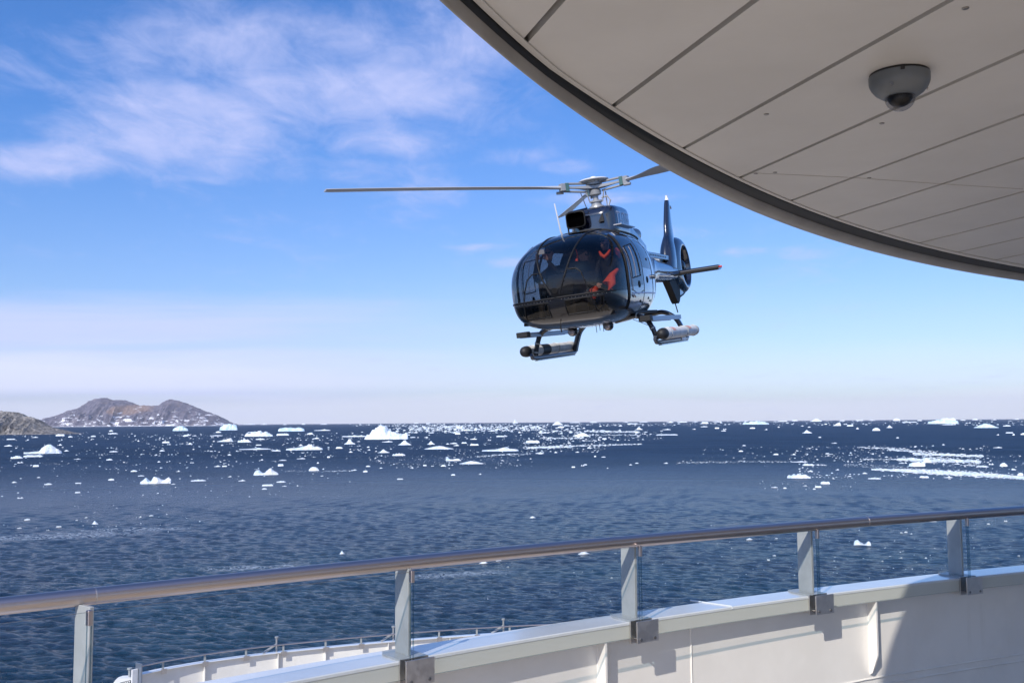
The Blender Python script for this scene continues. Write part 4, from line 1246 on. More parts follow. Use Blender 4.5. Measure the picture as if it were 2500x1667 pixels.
# frames over the seams
for s in (-1, 1):
    # door jamb at the windshield's outer edge
    pts = []
    for i in range(30):
        z = .66 + 1.36 * i / 29; y = door_front(z) + .012
        pts.append(Vector((s * body_x(y, z, .006), y, z)))
    MB().tube(pts, .024, 8).build('door_frame', M_['frame'], heli)
    pts = []
    for i in range(28):                      # roof rail to the top centre
        x = s * (.035 + .70 * i / 27); y = -1.38 + .25 * x * x
        pts.append(Vector((x, y, body_z(y, x, True, .004))))
    MB().tube(pts, .02, 8).build('roof_frame', M_['frame'], heli)
    pts = [skin(s * x, SILL) for x in [.02 + .93 * i / 30 for i in range(31)]]
    MB().tube(pts, .014, 8).build('sill_frame', M_['frame'], heli)
    # curved instrument fairing edge seen through and along the windshield
    pts = [skin(s * x, z) for x, z in dense([(.27, 1.44), (.40, 1.44), (.49, 1.36), (.55, 1.18), (.60, .98), (.63, .80), (.65, .66)], 8)]
    MB().tube(pts, .011, 8).build('nose_frame', M_['frame'], heli)
    # inner windshield divider
    # chin window frame
    loop = dense([(.15, .68), (.15, .92), (.50, .925), (.80, .92), (.76, .76), (.66, .68), (.15, .68)], 8)
    MB().tube([skin(s * x, z) for x, z in loop], .012, 6).build('chin_frame', M_['frame'], heli)
# the two slanting windshield posts that close to a V over the nose
for s in (-1, 1):
    pts = []
    for i in range(14):
        t = i / 13; y = -1.36 - .80 * t; x = s * (.43 - .05 * t)
        pts.append(Vector((x, y, body_z(y, x, True, .003))))
    z0 = pts[-1].z
    for i in range(1, 22):
        t = i / 21; z = z0 + (1.05 - z0) * t
        pts.append(skin(s * (.38 - .30 * t ** 1.6), z))
    MB().tube(pts, .016, 8).build('centre_frame', M_['frame'], heli)
# doors: glazing, seams, window frames and handles
def side_line(pl, s, off=.004): return [Vector((s * body_x(y, z, off), y, z)) for y, z in dense(pl, 6)]
for s, k in ((1, 'door_glass_l'), (-1, 'door_glass_r')):
    dr = regs[k].build('door_window', M_['sideglass'], heli, angle=80)
    MB().tube(side_line([(-1.86, 1.20), (-1.86, 1.78), (-1.30, 1.86), (-1.27, 1.26), (-1.86, 1.20)], s), .011, 6).build('window_frame', M_['frame'], dr)
    MB().tube(side_line([(-1.58, 1.24), (-1.56, 1.80)], s), .006, 6).build('sliding_rail', M_['steel'], dr)
    MB().tube(side_line([(-1.90, .98), (-1.95, 1.75)], s, .010), .006, 6).build('grab_rail', M_['steel'], dr)
    MB().tube(side_line([(-1.92, .90), (-1.80, .86)], s, .02), .016, 6).build('handle', M_['steel'], dr)
    for pl in ([(-1.06, 2.08), (-1.04, 1.6), (-1.04, 1.1), (-1.10, .62)], [(-.08, 2.12), (-.06, 1.4), (-.08, .72)], [(-2.0, .64), (-1.1, .62), (-.08, .70)],
               [(-1.98, 1.0), (-1.5, .92), (-1.06, 1.0)]):
        MB().tube(side_line(pl, s, .0), .007, 6).build('door_seam', M_['frame'], heli)
    for (y, z) in ((-1.42, 1.10), (-.72, 1.20)):
        p = Vector((s * body_x(y, z), y, z)); mt_ = Matrix.Translation(p) @ Vector((s, 0, 0)).to_track_quat('Z', 'Y').to_matrix().to_4x4()
        MB().lathe([(.062, 0), (.062, .008), (.05, .012), (.045, .006)], 20, mt_).build('latch', M_['frame'], heli)
    for (y, z) in ((-1.30, .80), (-.6, .86), (-.45, 1.6), (-.35, .82)):
        p = Vector((s * body_x(y, z), y, z)); mt_ = Matrix.Translation(p) @ Vector((s, 0, 0)).to_track_quat('Z', 'Y').to_matrix().to_4x4()
        MB().lathe([(.028, 0), (.028, .01), (.02, .012)], 12, mt_).build('fitting', M_['frame'], heli)

MB().tube([Vector((body_x(y, z, .001), y, z)) for y, z in [(-1.95 + 2.1 * i / 30, .93 + .04 * i / 30) for i in range(31)]], .016, 6).build('pale_stripe', M_['letter'], heli)
# sliding door rail and small roof plate on the left shoulder
MB().tube([Vector((body_x(y, 2.10, .02), y, 2.13)) for y in [-1.2 + 1.9 * i / 20 for i in range(21)]], .02, 8).build('door_rail', M_['frame'], heli)
MB().box((.66, -.55, 2.285), (.16, .95, .02)).build('roof_plate', M_['plate'], heli)

# cowling
CW = [(-.62, .34, 2.22, 2.60), (-.52, .44, 2.20, 2.72), (-.38, .475, 2.18, 2.765), (-.1, .48, 2.16, 2.785), (.3, .475, 2.16, 2.79), (.5, .45, 2.16, 2.77), (.58, .36, 2.16, 2.72), (.8, .30, 2.15, 2.64), (1.4, .27, 2.12, 2.5), (2.0, .24, 2.05, 2.36), (2.6, .20, 1.98, 2.2)]
rings = []
for i in range(60):
    y = -.62 + 3.22 * (i / 59)
    w, zb, zt = smooth_table(CW, y)
    rg = []
    for k in range(40):
        a = 2 * pi * k / 40; c, s = cos(a), sin(a)
        zc = (zb + zt) / 2; hh = (zt - zb) / 2
        rg.append(Vector((w * math.copysign(abs(c) ** .32, c), y + .10 * (abs(c) ** 2), zc + hh * math.copysign(abs(s) ** .32, s))))
    rings.append(rg)
cw = MB().loft(rings).build('engine_cowling', M_['navy'], heli, angle=50)
# intake mouths: a wide dark one to the machine's right, a small one to its left
def ring_duct(cx, cz, w, h, y0, y1, t, name, rot=0):
    mb = MB(); R = []
    for (yy, g_) in ((y0, 0), (y0 - .02, .01), (y0 - .02, .012 + t * .3), (y0, t * .5), (y1, t * .6)):
        rg = []
        for k in range(28):
            a = 2 * pi * k / 28
            rg.append(Vector((cx + (w - g_) * math.copysign(abs(cos(a)) ** .4, cos(a)), yy + .12 * (cx + cos(a) * w) ** 2 * 2, cz + (h - g_) * math.copysign(abs(sin(a)) ** .4, sin(a)))))
        R.append(rg)
    mb.loft(R, cap=False)
    n = len(mb.v); mb.add([tuple(p) for p in R[-1]], [list(range(28))], 1)  # black end plate paints the deep shade that the shallow duct lacks
    return mb.build(name, [M_['frame'], M_['intake_shade']], cw, angle=60)
ring_duct(-.235, 2.545, .21, .165, -.745, -.68, .04, 'intake')
MB().prism([(-.10, 0), (.0, .16), (.02, 0)], .03, 'y', off=0).build('side_intake', M_['matt'], cw).location = (.28, -.62, 2.44)
MB().tube([Vector((-.475, -.52, 2.34)), Vector((-.48, -.50, 2.62)), Vector((-.42, -.54, 2.73)), Vector((.0, -.65, 2.735))], .018, 8).build('intake_lip', M_['navy'], cw)
# exhaust
MB().tube([Vector((0, 1.9, 2.30)), Vector((0, 2.25, 2.40)), Vector((0, 2.6, 2.42))], [.15, .14, .15], 20, cap=False).build('exhaust', M_['screw'], heli)

# ---- registration lettering, drawn stroke by stroke with small serifs
def glyph(ch):
    """list of quads (x0, y0, x1, y1, thickness) in a 1-high cell"""
    T, t = .12, .05
    if ch == 'T': return .66, [(.33, 0, .33, 1, T), (.02, .965, .64, .965, t), (.035, .80, .035, 1, t), (.625, .80, .625, 1, t), (.18, .03, .48, .03, t)]
    if ch == '7': return .58, [(.02, .96, .56, .96, .09), (.52, .94, .24, 0, T), (.04, .80, .04, 1, t)]
    if ch == '1': return .42, [(.23, 0, .23, 1, T), (.06, .82, .23, .97, t), (.05, .03, .41, .03, t)]
    if ch == '-': return .36, [(.04, .42, .32, .42, .10)]
    if ch == 'S': return .56, [(.48, .82, .40, .96, t), (.40, .96, .18, .97, .09), (.18, .97, .07, .80, .12), (.07, .80, .14, .62, .13), (.14, .62, .42, .42, .14),
                               (.42, .42, .50, .22, .13), (.50, .22, .38, .04, .12), (.38, .04, .15, .03, .09), (.15, .03, .06, .18, t)]
    if ch == 'E': return .62, [(.14, 0, .14, 1, T), (.03, .965, .56, .965, t), (.03, .035, .58, .035, t), (.14, .52, .44, .52, t), (.55, .82, .55, 1, t), (.57, 0, .57, .2, t), (.44, .42, .44, .62, t)]
def lettering(text, place, parent, name='registration'):
    mb = MB(); cx = 0
    for ch in text:
        w, qs = glyph(ch)
        for (x0, y0, x1, y1, t) in qs:
            d = Vector((x1 - x0, y1 - y0)); L = d.length; d /= L; nrm = Vector((-d.y, d.x)) * t / 2
            m_ = max(2, int(L / .1)); vs = []
            for i in range(m_ + 1):
                p = Vector((cx + x0, y0)) + d * L * i / m_
                vs += [place(*(p + nrm)), place(*(p - nrm))]
            mb.add(vs, [[2 * i, 2 * i + 1, 2 * i + 3, 2 * i + 2] for i in range(m_)])
        cx += w + .12
    return mb.build(name, M_['letter'], parent, smooth=False), cx
def place_cowl(u, v, s=1):
    y = -.45 + u * .172; z = 2.33 + v * .30
    w = smooth_table(CW, y)[0]; zb, zt = smooth_table(CW, y)[1:]
    q = abs((z - (zb + zt) / 2) / ((zt - zb) / 2)); sn = q ** (1 / .32); cs = sqrt(max(0, 1 - sn * sn))
    return Vector((s * (w * cs ** .32 + .006), y + .10 * cs ** 2, z))
lettering('T7-171SE', place_cowl, cw)
def place_belly(u, v):
    x = -.62 + u * .255; y = -2.02 - v * .30
    return Vector((x, y, body_z(y, x, False, .006)))
lettering('T7-171SE', place_belly, heli)

# ---- tail boom, fin and fan
rings = []
for i in range(24):
    y = 2.9 + 3.3 * i / 23; t = i / 23
    r = .27 - .09 * t; zc = 1.64 + .02 * t
    rings.append([Vector((r * .86 * cos(a), y, zc + r * 1.15 * sin(a))) for a in [2 * pi * k / 28 for k in range(28)]])
boom = MB().loft(rings).build('tail_boom', M_['navy'], heli, angle=50)
MB().box((0, 3.9, 2.0), (.22, 2.5, .13)).build('shaft_cover', M_['navy'], boom)
mb = MB()
for i in range(12): mb.box((.112, 3.0 + i * .16, 2.0), (.008, .05, .035))
mb.build('cover_vent', M_['matt'], boom)
MB().tube([Vector((.24, 3.0, 1.5)), Vector((.22, 4.6, 1.55))], .018, 8).build('antenna_rail', M_['steel'], boom)
FN = [(1.75, 5.02, 6.15, .20), (2.0, 5.10, 6.25, .20), (2.3, 5.25, 6.35, .17), (2.5, 5.42, 6.38, .125), (2.62, 5.55, 6.40, .10), (2.9, 5.66, 6.38, .085), (3.2, 5.84, 6.38, .075), (3.45, 6.0, 6.38, .065), (3.54, 6.06, 6.38, .05)]
rings = []
for i in range(40):
    z = 1.75 + 1.79 * i / 39
    yl, yt, th = smooth_table(FN, z); c = yt - yl; rg = []
    for k in range(26):
        a = 2 * pi * k / 26
        u = (1 - cos(a)) / 2
        tk = th * (2.2 * sqrt(max(u, 0)) * (1 - u) + .12 * (1 - u) * 0 + .10) * (1 if sin(a) >= 0 else -1) * min(1, abs(sin(a)) * 3)
        rg.append(Vector((tk * 1.0, yl + c * u, z)))
    rings.append(rg)
fin = MB().loft(rings).build('vertical_fin', M_['navy'], heli, angle=60)
MB().lathe([(.05, 0), (.05, .04), (.035, .07), (.03, .11), (.034, .115), (.034, .14)], 14, Matrix.Translation((0, 6.2, 3.53))).build('beacon', M_['capwhite'], fin)
MB().tube([Vector((0, 6.38, 3.40)), Vector((0, 6.50, 3.42)), Vector((0, 6.55, 3.36))], .018, 8).build('tail_light', M_['screw'], fin)
# fan shroud
HC = Vector((0, 6.50, 1.85)); HR = .50
rings = []
for k in range(72):
    a = 2 * pi * k / 72
    ro = .71 + .05 * sin(a) ** 2
    if cos(a) < 0: ro += .30 * cos(a) ** 2 * (1 if sin(a) > -.6 else .5)
    if sin(a) < -.3: ro -= .06 * (-.3 - sin(a))
    dv = Vector((0, cos(a), sin(a)))
    rg = []
    for (r_, x_) in ((HR, -.17), (HR, .17), (HR + .03, .205), (HR + .09, .20), (HR + (ro - HR) * .7, .15), (ro - .02, .07), (ro, 0), (ro - .02, -.07), (HR + (ro - HR) * .7, -.15), (HR + .09, -.20), (HR + .03, -.205)):
        rg.append(HC + dv * r_ + Vector((x_, 0, 0)))
    rings.append(rg)
rings.append(rings[0])
shr = MB().loft(rings, cap=False).build('fan_shroud', M_['navy'], heli, angle=60)
MB().lathe([(.10, -.14), (.16, -.10), (.17, 0), (.17, .08), (.12, .15), (.05, .18)], 20, Matrix.Translation(HC) @ Matrix.Rotation(pi / 2, 4, 'Y')).build('fan_hub', M_['black'], shr)
mb = MB()
for k in range(10):
    a = 2 * pi * k / 10 + .2; dv = Vector((0, cos(a), sin(a))); tv = Vector((.5, -sin(a) * .8, cos(a) * .8)).normalized()
    A0, B0 = HC + dv * .15, HC + dv * .49
    vs = []
    for P_, wd in ((A0, .05), (B0, .045)):
        for q in (-1, 1):
            vs.append(P_ + tv * wd * q + Vector((.006, 0, 0))); vs.append(P_ + tv * wd * q - Vector((.006, 0, 0)))
    mb.add(vs, [[0, 2, 6, 4], [1, 5, 7, 3], [0, 4, 5, 1], [2, 3, 7, 6], [4, 6, 7, 5], [0, 1, 3, 2]])
mb.build('fan_blade', M_['matt'], shr, smooth=False)
mb = MB()
for k in range(9):
    a = 2 * pi * k / 9 + .05; dv = Vector((.0, cos(a), sin(a)))
    mb.tube([HC + dv * .14 + Vector((-.10, 0, 0)), HC + dv * .5 + Vector((-.10, 0, 0))], .014, 6)
mb.build('stator', M_['matt'], shr)
MB().prism([(4.95, 1.42), (5.30, 1.14), (5.55, .93), (5.68, .88), (5.80, .93), (5.92, 1.03), (6.35, 1.10), (6.72, 1.20), (6.5, 1.36), (6.1, 1.5)], .17, 'x').build('ventral_fin', M_['frame'], heli)
MB().prism([(5.9, 1.08), (6.3, 1.14), (6.2, 1.3), (5.95, 1.26)], .185, 'x').build('bumper_fairing', M_['navy'], heli)
MB().tube([Vector((0, 5.50, 1.25)), Vector((0, 5.62, .90)), Vector((0, 5.78, .66))], .014, 8).build('tail_bumper', M_['matt'], heli)
# tailplane
rings = []
for i in range(13):
    x = -1.27 + 2.54 * i / 12; rg = []
    for k in range(20):
        a = 2 * pi * k / 20; u = (1 - cos(a)) / 2; c = .46
        rg.append(Vector((x, 5.12 + c * u, 1.60 + (.12 * sqrt(u) * (1 - u) + .012) * (1 if sin(a) >= 0 else -1) * min(1, abs(sin(a)) * 3) * 1.1)))
    rings.append(rg)
tp = MB().loft(rings).build('tailplane', M_['black'], heli, angle=50)
MB().tube([Vector((1.27, 5.2, 1.605)), Vector((1.34, 5.24, 1.605))], [.03, .02], 10).build('navigation_light', M_['red'], tp)
MB().tube([Vector((.2, 4.5, 1.55)), Vector((.32, 5.15, 1.6))], .03, 8).build('brace', M_['black'], tp)

# ---- mast, hub and blades
HZ = 3.2
MB().tube([Vector((0, 0, 2.70)), Vector((0, 0, 3.16))], .055, 20).build('mast', M_['hub'], heli)
MB().lathe([(.26, 2.70), (.25, 2.76), (.16, 2.79), (.15, 2.83), (.105, 2.85), (.10, 2.90), (.125, 2.91), (.125, 2.94), (.09, 2.95)], 28).build('swashplate', M_['hub'], heli)
rl = MB()
for a, zz in ((radians(100), 0), (radians(220), 0), (radians(340), 0)):
    d = Vector((sin(a), cos(a), 0))
    rl.tube([d * .14 + Vector((0, 0, 2.90)), d * .20 + Vector((0, 0, 3.12))], .013, 8)
rl.build('pitch_link', M_['hub'], heli)
MB().tube([Vector((-.02, -.60, 2.72)), Vector((-.14, -.50, 3.08))], .011, 6).build('probe', M_['screw'], heli)
MB().tube([Vector((.22, -.05, 2.72)), Vector((.30, -.02, 2.90)), Vector((.24, 0, 3.0)), Vector((.12, 0, 2.98))], .018, 8).tube([Vector((.20, .06, 2.7)), Vector((.20, .06, 3.1))], .012, 6).build('scissor_link', M_['hub'], heli)
hubm = MB().lathe([(.07, 3.04), (.12, 3.06), (.13, 3.14), (.09, 3.17), (.09, 3.24), (.16, 3.26), (.16, 3.30), (.09, 3.34)], 24)
hub = hubm.build('rotor_hub', M_['hub'], heli)
MB().lathe([(.30, 3.34), (.305, 3.35), (.26, 3.372), (.15, 3.39), (.06, 3.405), (.05, 3.42), (.01, 3.43)], 40).build('hub_cap', M_['capwhite'], hub)
mb = MB()
for a in (radians(200), radians(170), radians(235), radians(140), radians(80)):
    d = Vector((sin(a), cos(a), 0)); mb.box(d * .12 + Vector((0, 0, 3.30)), (.06, .04, .07), Matrix.Rotation(-a, 3, 'Z'))
mb.build('weight_block', M_['capwhite'], hub)
def blade(az, slope, pitch, droop=0.0):
    """az: degrees from the tail direction towards the machine's left"""
    a = radians(az); d = Vector((sin(a), cos(a), 0)); tv = Vector((cos(a), -sin(a), 0)); Z = Vector((0, 0, 1))
    def P(r, c, h): return d * r + tv * c + Z * (HZ + r * slope - droop * (r / 5.345) ** 2 + h)
    rt = []
    for r, wd, th in ((.0, .10, .028), (.18, .10, .028), (.3, .055, .024), (.45, .03, .02), (.62, .03, .02)):
        rt.append([P(r, -wd, -th), P(r, wd, -th), P(r, wd, th), P(r, -wd, th)])
    arm = MB().loft(rt).build('star_arm', M_['hub'], heli, angle=30)
    mb = MB()
    mb.tube([P(.16, -.0, .085), P(.62, -.0, .075)], .024, 8); mb.tube([P(.16, .0, -.085), P(.66, .0, -.075)], .022, 8)
    mb.build('sleeve', M_['hub'], arm)
    Rm = Matrix((d, tv, Z)).transposed()
    MB().box(P(.60, 0, 0), (.075, .11, .17), Rm).build('damper_block', M_['teal'], arm)
    mb = MB().box(P(.69, 0, 0), (.10, .13, .15), Rm); mb.tube([P(.66, .05, -.09), P(.80, .06, -.10)], .03, 8)
    mb.build('blade_grip', M_['hub'], arm)
    rings = []
    for i in range(46):
        r = .72 + 4.6 * i / 45
        k = min(1, max(0, (r - .72) / .75)); k = k * k * (3 - 2 * k)
        ch = .14 + (.35 - .14) * k
        if r > 5.2: ch *= 1 - .45 * (r - 5.2) / .12 * .5
        th = .075 + (.036 - .075) * k
        pt = radians(pitch * (1 - .55 * (r - .72) / 4.6)) * k
        rg = []
        for q in range(18):
            an = 2 * pi * q / 18; u = (1 - cos(an)) / 2
            c_ = (u - .28) * ch; h_ = th * .5 * (2.4 * sqrt(u) * (1 - u) * .9 + .08) * (1 if sin(an) >= 0 else -1) * min(1, abs(sin(an)) * 3)
            rg.append(P(r, c_ * cos(pt) + h_ * sin(pt), -c_ * sin(pt) + h_ * cos(pt)))
        rings.append(rg)
    b = MB().loft(rings).build('rotor_blade', M_['blade'], heli, angle=50)
    return b
blade(227, .068, -3, .07)
blade(-27, .045, -26, .02)
blade(98, .030, -16, -.02)

# ---- landing gear
def leg(s, y, pts, r0_, r1_, name, sx=1.0):
    n = len(pts); mb = MB()
    tb_ = [(i, x, z) for i, (x, z) in enumerate(pts)]; pl = []
    for i in range((n - 1) * 8 + 1):
        x, z = smooth_table(tb_, i / 8); pl.append(Vector((s * x, y, z)))
    m_ = len(pl)
    mb.tube(pl, [r0_ + (r1_ - r0_) * i / (m_ - 1) for i in range(m_)], 14, upv=Vector((0, 1, 0)), sx=sx)
    o_ = mb.build(name, M_['black'], heli)
    return o_, pl
for s in (-1, 1):
    f_, pl = leg(s, -1.28, [(.45, .50), (.80, .55), (1.02, .47), (1.13, .28), (1.19, .06)], .052, .045, 'cross_tube')
    for i in (10, 18, 24, 30):
        t = (pl[i + 1] - pl[i]).normalized()
        MB().tube([pl[i] - t * .012, pl[i] + t * .012], .056, 12).build('clamp_band', M_['galv'], f_)
    r_, pl = leg(s, 1.0, [(.40, .56), (.78, .60), (1.02, .46), (1.13, .25), (1.2, .05)], .05, .045, 'cross_tube')
    # flat fairing behind the rear leg
    fr = []
    for p in pl[4:]: fr.append([p + Vector((0, -.02, 0)) + Vector((s * .02, 0, .02)), p + Vector((0, .16, 0)) + Vector((s * .02, 0, .02)), p + Vector((0, .16, 0)) - Vector((s * .02, 0, .02)), p - Vector((s * .02, .02, .02))])
    MB().loft(fr).build('leg_fairing', M_['navy'], r_, angle=40)
    sk = MB().tube([Vector((s * 1.20, -1.50, .08)), Vector((s * 1.21, -1.42, .02)), Vector((s * 1.215, -1.2, .01)), Vector((s * 1.215, 1.0, .01)), Vector((s * 1.215, 1.12, .03))], [.03, .042, .042, .042, .03], 14).build('skid', M_['skid'], heli)
    MB().box((s * 1.215, -.12, -.040), (.06, 2.2, .016)).build('wear_plate', M_['navy'], sk)
    mb = MB().box((s * 1.263, .55, .015), (.012, .36, .07)); mb.build('placard', M_['letter'], sk)
    # step: long channel carried on the cross tubes
    y0_ = -1.88 if s < 0 else -1.62
    ln = .66 - y0_; ym = (.66 + y0_) / 2
    st = MB().box((s * 1.13, ym, .47), (.20, ln, .035)).build('step', M_['tread'], heli)
    MB().box((s * 1.13, y0_ - .06, .465), (.22, .16, .10)).build('step_end', M_['matt'], st)
    MB().box((s * 1.02, ym, .45), (.012, ln - .05, .085)).box((s * 1.235, ym, .45), (.012, ln - .05, .085)).build('step_lip', M_['tread'], st)
    # float: packed cover over the skid
    rr_ = .105
    fl = MB().tube([Vector((s * 1.335, y_, .155)) for y_ in (-1.40, -1.36, -.9, -.4, .1, .6, 1.05, 1.25, 1.30)], [rr_ * .9, rr_, rr_ * 1.02, rr_ * .98, rr_, rr_ * .98, rr_ * 1.0, rr_, rr_ * .8], 22).build('float_bag', M_['float'], heli)
    MB().lathe([(rr_ * 1.02, 0), (rr_ * 1.0, .06), (rr_ * .93, .12), (rr_ * .70, .17), (rr_ * .35, .20), (.01, .205)], 22, Matrix.Translation((s * 1.335, -1.36, .155)) @ Matrix.Rotation(pi / 2, 4, 'X')).build('end_cap', M_['matt'], fl)
    if s < 0:
        MB().tube([Vector((s * 1.335, y_, .155)) for y_ in (-.72, -.28)], rr_ * 1.035, 22).build('dark_band', M_['matt'], fl)
    else:
        mb = MB()
        for y_ in (-.95, .35):
            vs = []
            for i in range(6):
                a = radians(20 + 80 * i / 5)
                for yy in (y_, y_ + .22): vs.append(Vector((s * 1.335 + rr_ * 1.035 * cos(a), yy, .155 + rr_ * 1.035 * sin(a))))
            mb.add(vs, [[2 * i, 2 * i + 1, 2 * i + 3, 2 * i + 2] for i in range(5)])
        mb.build('pink_label', M_['pink'], fl, smooth=False)
    for y_ in (-1.1, .2, 1.1):
        MB().tube([Vector((s * 1.335 + rr_ * 1.04 * cos(a), y_, .155 + rr_ * 1.04 * sin(a))) for a in [2 * pi * k / 20 for k in range(20)]], .008, 6, closed=True).build('strap', M_['galv'], fl)

# belly lights and aerials
for (x, y, z, nm) in ((-.30, -1.55, .42, 'landing_light'), (.33, -1.35, .44, 'landing_light')):
    l_ = MB().lathe([(.02, .10), (.07, .07), (.10, .0), (.09, -.05), (.06, -.085), (.01, -.10)], 20, Matrix.Translation((x, y, z))).build(nm, M_['black'], heli)
    MB().lathe([(.06, 0), (.05, .02), (.01, .03)], 16, Matrix.Translation((x, y - .085, z - .02)) @ Matrix.Rotation(pi / 2, 4, 'X')).build('lens', M_['steel'], l_)
mb = MB()
for i in range(5): mb.tube([Vector((-.05 + .07 * i, -.9, .47)), Vector((-.05 + .07 * i, -.9, .34 + .03 * (i % 2)))], .006, 6)
mb.build('belly_aerial', M_['matt'], heli)
MB().tube([Vector((-.3, -1.42, 2.20)), Vector((-.30, -1.50, 2.28)), Vector((-.33, -1.56, 2.80))], [.022, .016, .012], 8).build('whip_aerial', M_['capwhite'], heli)
MB().tube([Vector((0, -2.95, .62)), Vector((0, -3.02, .52)), Vector((0, -3.0, .40))], .012, 6).build('wire_cutter', M_['matt'], heli)
MB().tube([Vector((.35, .3, .52)), Vector((.55, 1.2, .30))], .006, 6).build('wire_aerial', M_['matt'], heli)

# cabin inside
MB().box((0, -1.1, .62), (1.7, 2.9, .05)).build('cabin_floor', M_['interior'], heli)
MB().box((0, -.15, 1.32), (1.55, .06, 1.35)).build('bulkhead', M_['interior'], heli)
MB().loft([[Vector((x, y, z)) for x, z in ((-.30 * k, .66), (.30 * k, .66), (.30 * k, 1.0 + .42 * k), (-.30 * k, 1.0 + .42 * k))] for y, k in ((-2.75, .75), (-2.5, 1), (-2.30, 1))]).build('instrument_panel', M_['interior'], heli, angle=30)
for x in (-.52, .0, .52):
    se = MB().box((x, -1.35, .90), (.44, .46, .12)).build('seat', M_['interior'], heli)
    MB().box((x, -1.08, 1.30), (.42, .10, .80)).build('seat_back', M_['interior'], se)

# ------------------------------------------------------------------ people in the cabin
def skinned(name, joints, edges, mtl, sub=2):
    """joints: list of (pos, rx, ry); the skin grows round the edges"""
    me = bpy.data.meshes.new(name)
    me.from_pydata([j[0] for j in joints], edges, [])
    me.materials.append(mtl)
    o_ = bpy.data.objects.new(name, me); COL.objects.link(o_)
    md = o_.modifiers.new('skin', 'SKIN'); md.use_smooth_shade = True
    lay = me.skin_vertices[0].data
    for i, j in enumerate(joints): lay[i].radius = (j[1], j[2])
    lay[0].use_root = True
    sb = o_.modifiers.new('smooth', 'SUBSURF'); sb.levels = sub; sb.render_levels = sub
    return o_
def person(lx, hy, hz, label, pose, hat, face_dir):
    root = bpy.data.objects.new('person', None); COL.objects.link(root); tag(root, label, 'person')
    root.matrix_world = HM @ Matrix.Translation((lx, hy, hz - 1.0))
    # local: head centre at (0, 0, 1.0)
    J = [((0, .12, .10), .16, .12), ((0, .12, .28), .15, .11), ((0, .08, .50), .17, .115), ((0, .06, .66), .15, .10), ((0, .03, .76), .06, .06), ((0, .0, .84), .055, .055)]
    Eg = [(0, 1), (1, 2), (2, 3), (3, 4), (4, 5)]
    for s in (-1, 1):
        b_ = len(J)
        sh, el, wr, hd = pose[s]
        J += [((s * .18, .06, .64), .07, .07), (sh, .058, .058), (el, .048, .048), (wr, .036, .036)]
        Eg += [(3, b_), (b_, b_ + 1), (b_ + 1, b_ + 2), (b_ + 2, b_ + 3)]
        k0 = len(J)
        J += [((s * .10, .10, .08), .095, .09), ((s * .14, -.34, .10), .075, .075), ((s * .15, -.42, -.28), .05, .05), ((s * .15, -.55, -.32), .045, .035)]
        Eg += [(0, k0), (k0, k0 + 1), (k0 + 1, k0 + 2), (k0 + 2, k0 + 3)]
    body = skinned('clothed_body', J, Eg, M_['cloth']); body.parent = root
    # head
    hm = MB(); rings = []
    for z, rx, ry, oy in ((-.135, .045, .045, .02), (-.115, .055, .065, -.005), (-.085, .062, .082, -.012), (-.04, .072, .092, -.008), (.0, .077, .097, 0), (.05, .077, .097, .004), (.09, .065, .082, .006), (.12, .038, .05, .008), (.128, .01, .012, .01)):
        rings.append([Vector((rx * cos(a), ry * sin(a) + oy, z)) for a in [2 * pi * k / 20 for k in range(20)]])
    hm.loft(rings)
    hm.tube([Vector((0, -.093, .012)), Vector((0, -.118, -.022)), Vector((0, -.100, -.030))], [.010, .014, .012], 8)       # nose
    hm.tube([Vector((-.024, -.098, -.058)), Vector((0, -.104, -.056)), Vector((.024, -.098, -.058))], .006, 6)            # mouth
    for s in (-1, 1): hm.tube([Vector((s * .078, .0, -.03)), Vector((s * .086, .005, .0)), Vector((s * .08, .01, .025))], [.009, .013, .01], 6)
    head = hm.build('head', M_['skin'], root, angle=80)
    head.location = (0, -.02, 1.0); head.rotation_euler = (radians(face_dir[1]), 0, radians(face_dir[0]))
    g_ = MB()
    for s in (-1, 1): g_.box((s * .034, -.098, .018), (.052, .012, .034))
    g_.box((0, -.102, .022), (.02, .008, .01)); g_.build('dark_glasses', M_['matt'], head)
    if hat == 'cap':
        c_ = MB(); c_.loft([[Vector((rx * cos(a), ry * sin(a) + .006, z)) for a in [2 * pi * k / 20 for k in range(20)]] for z, rx, ry in ((.045, .085, .105), (.075, .088, .108), (.11, .075, .092), (.14, .045, .055), (.148, .01, .01))])
        c_.box((0, -.13, .052), (.12, .09, .012)); c_.build('cap', M_['cloth'], head, angle=50)
        MB().loft([[Vector((rx * cos(a), ry * sin(a) - .01, z)) for a in [pi + pi * k / 12 for k in range(13)]] for z, rx, ry in ((-.03, .079, .094), (-.07, .072, .092), (-.11, .06, .078), (-.145, .045, .05))], closed=False, cap=False).build('beard', M_['beard'], head, angle=80)
        MB().tube([Vector((.095, 0, .01)), Vector((.105, 0, .0))], .04, 12).tube([Vector((-.095, 0, .01)), Vector((-.105, 0, .0))], .04, 12).tube([Vector((.08, -.05, -.03)), Vector((.05, -.12, -.07)), Vector((.0, -.125, -.065))], .006, 6).build('headset', M_['matt'], head)
    else:
        MB().loft([[Vector((rx * cos(a), ry * sin(a) + .014, z)) for a in [2 * pi * k / 20 for k in range(20)]] for z, rx, ry in ((.03, .082, .094), (.075, .082, .096), (.115, .06, .075), (.138, .03, .04), (.142, .008, .008))]).build('hair', M_['beard'], head, angle=60)
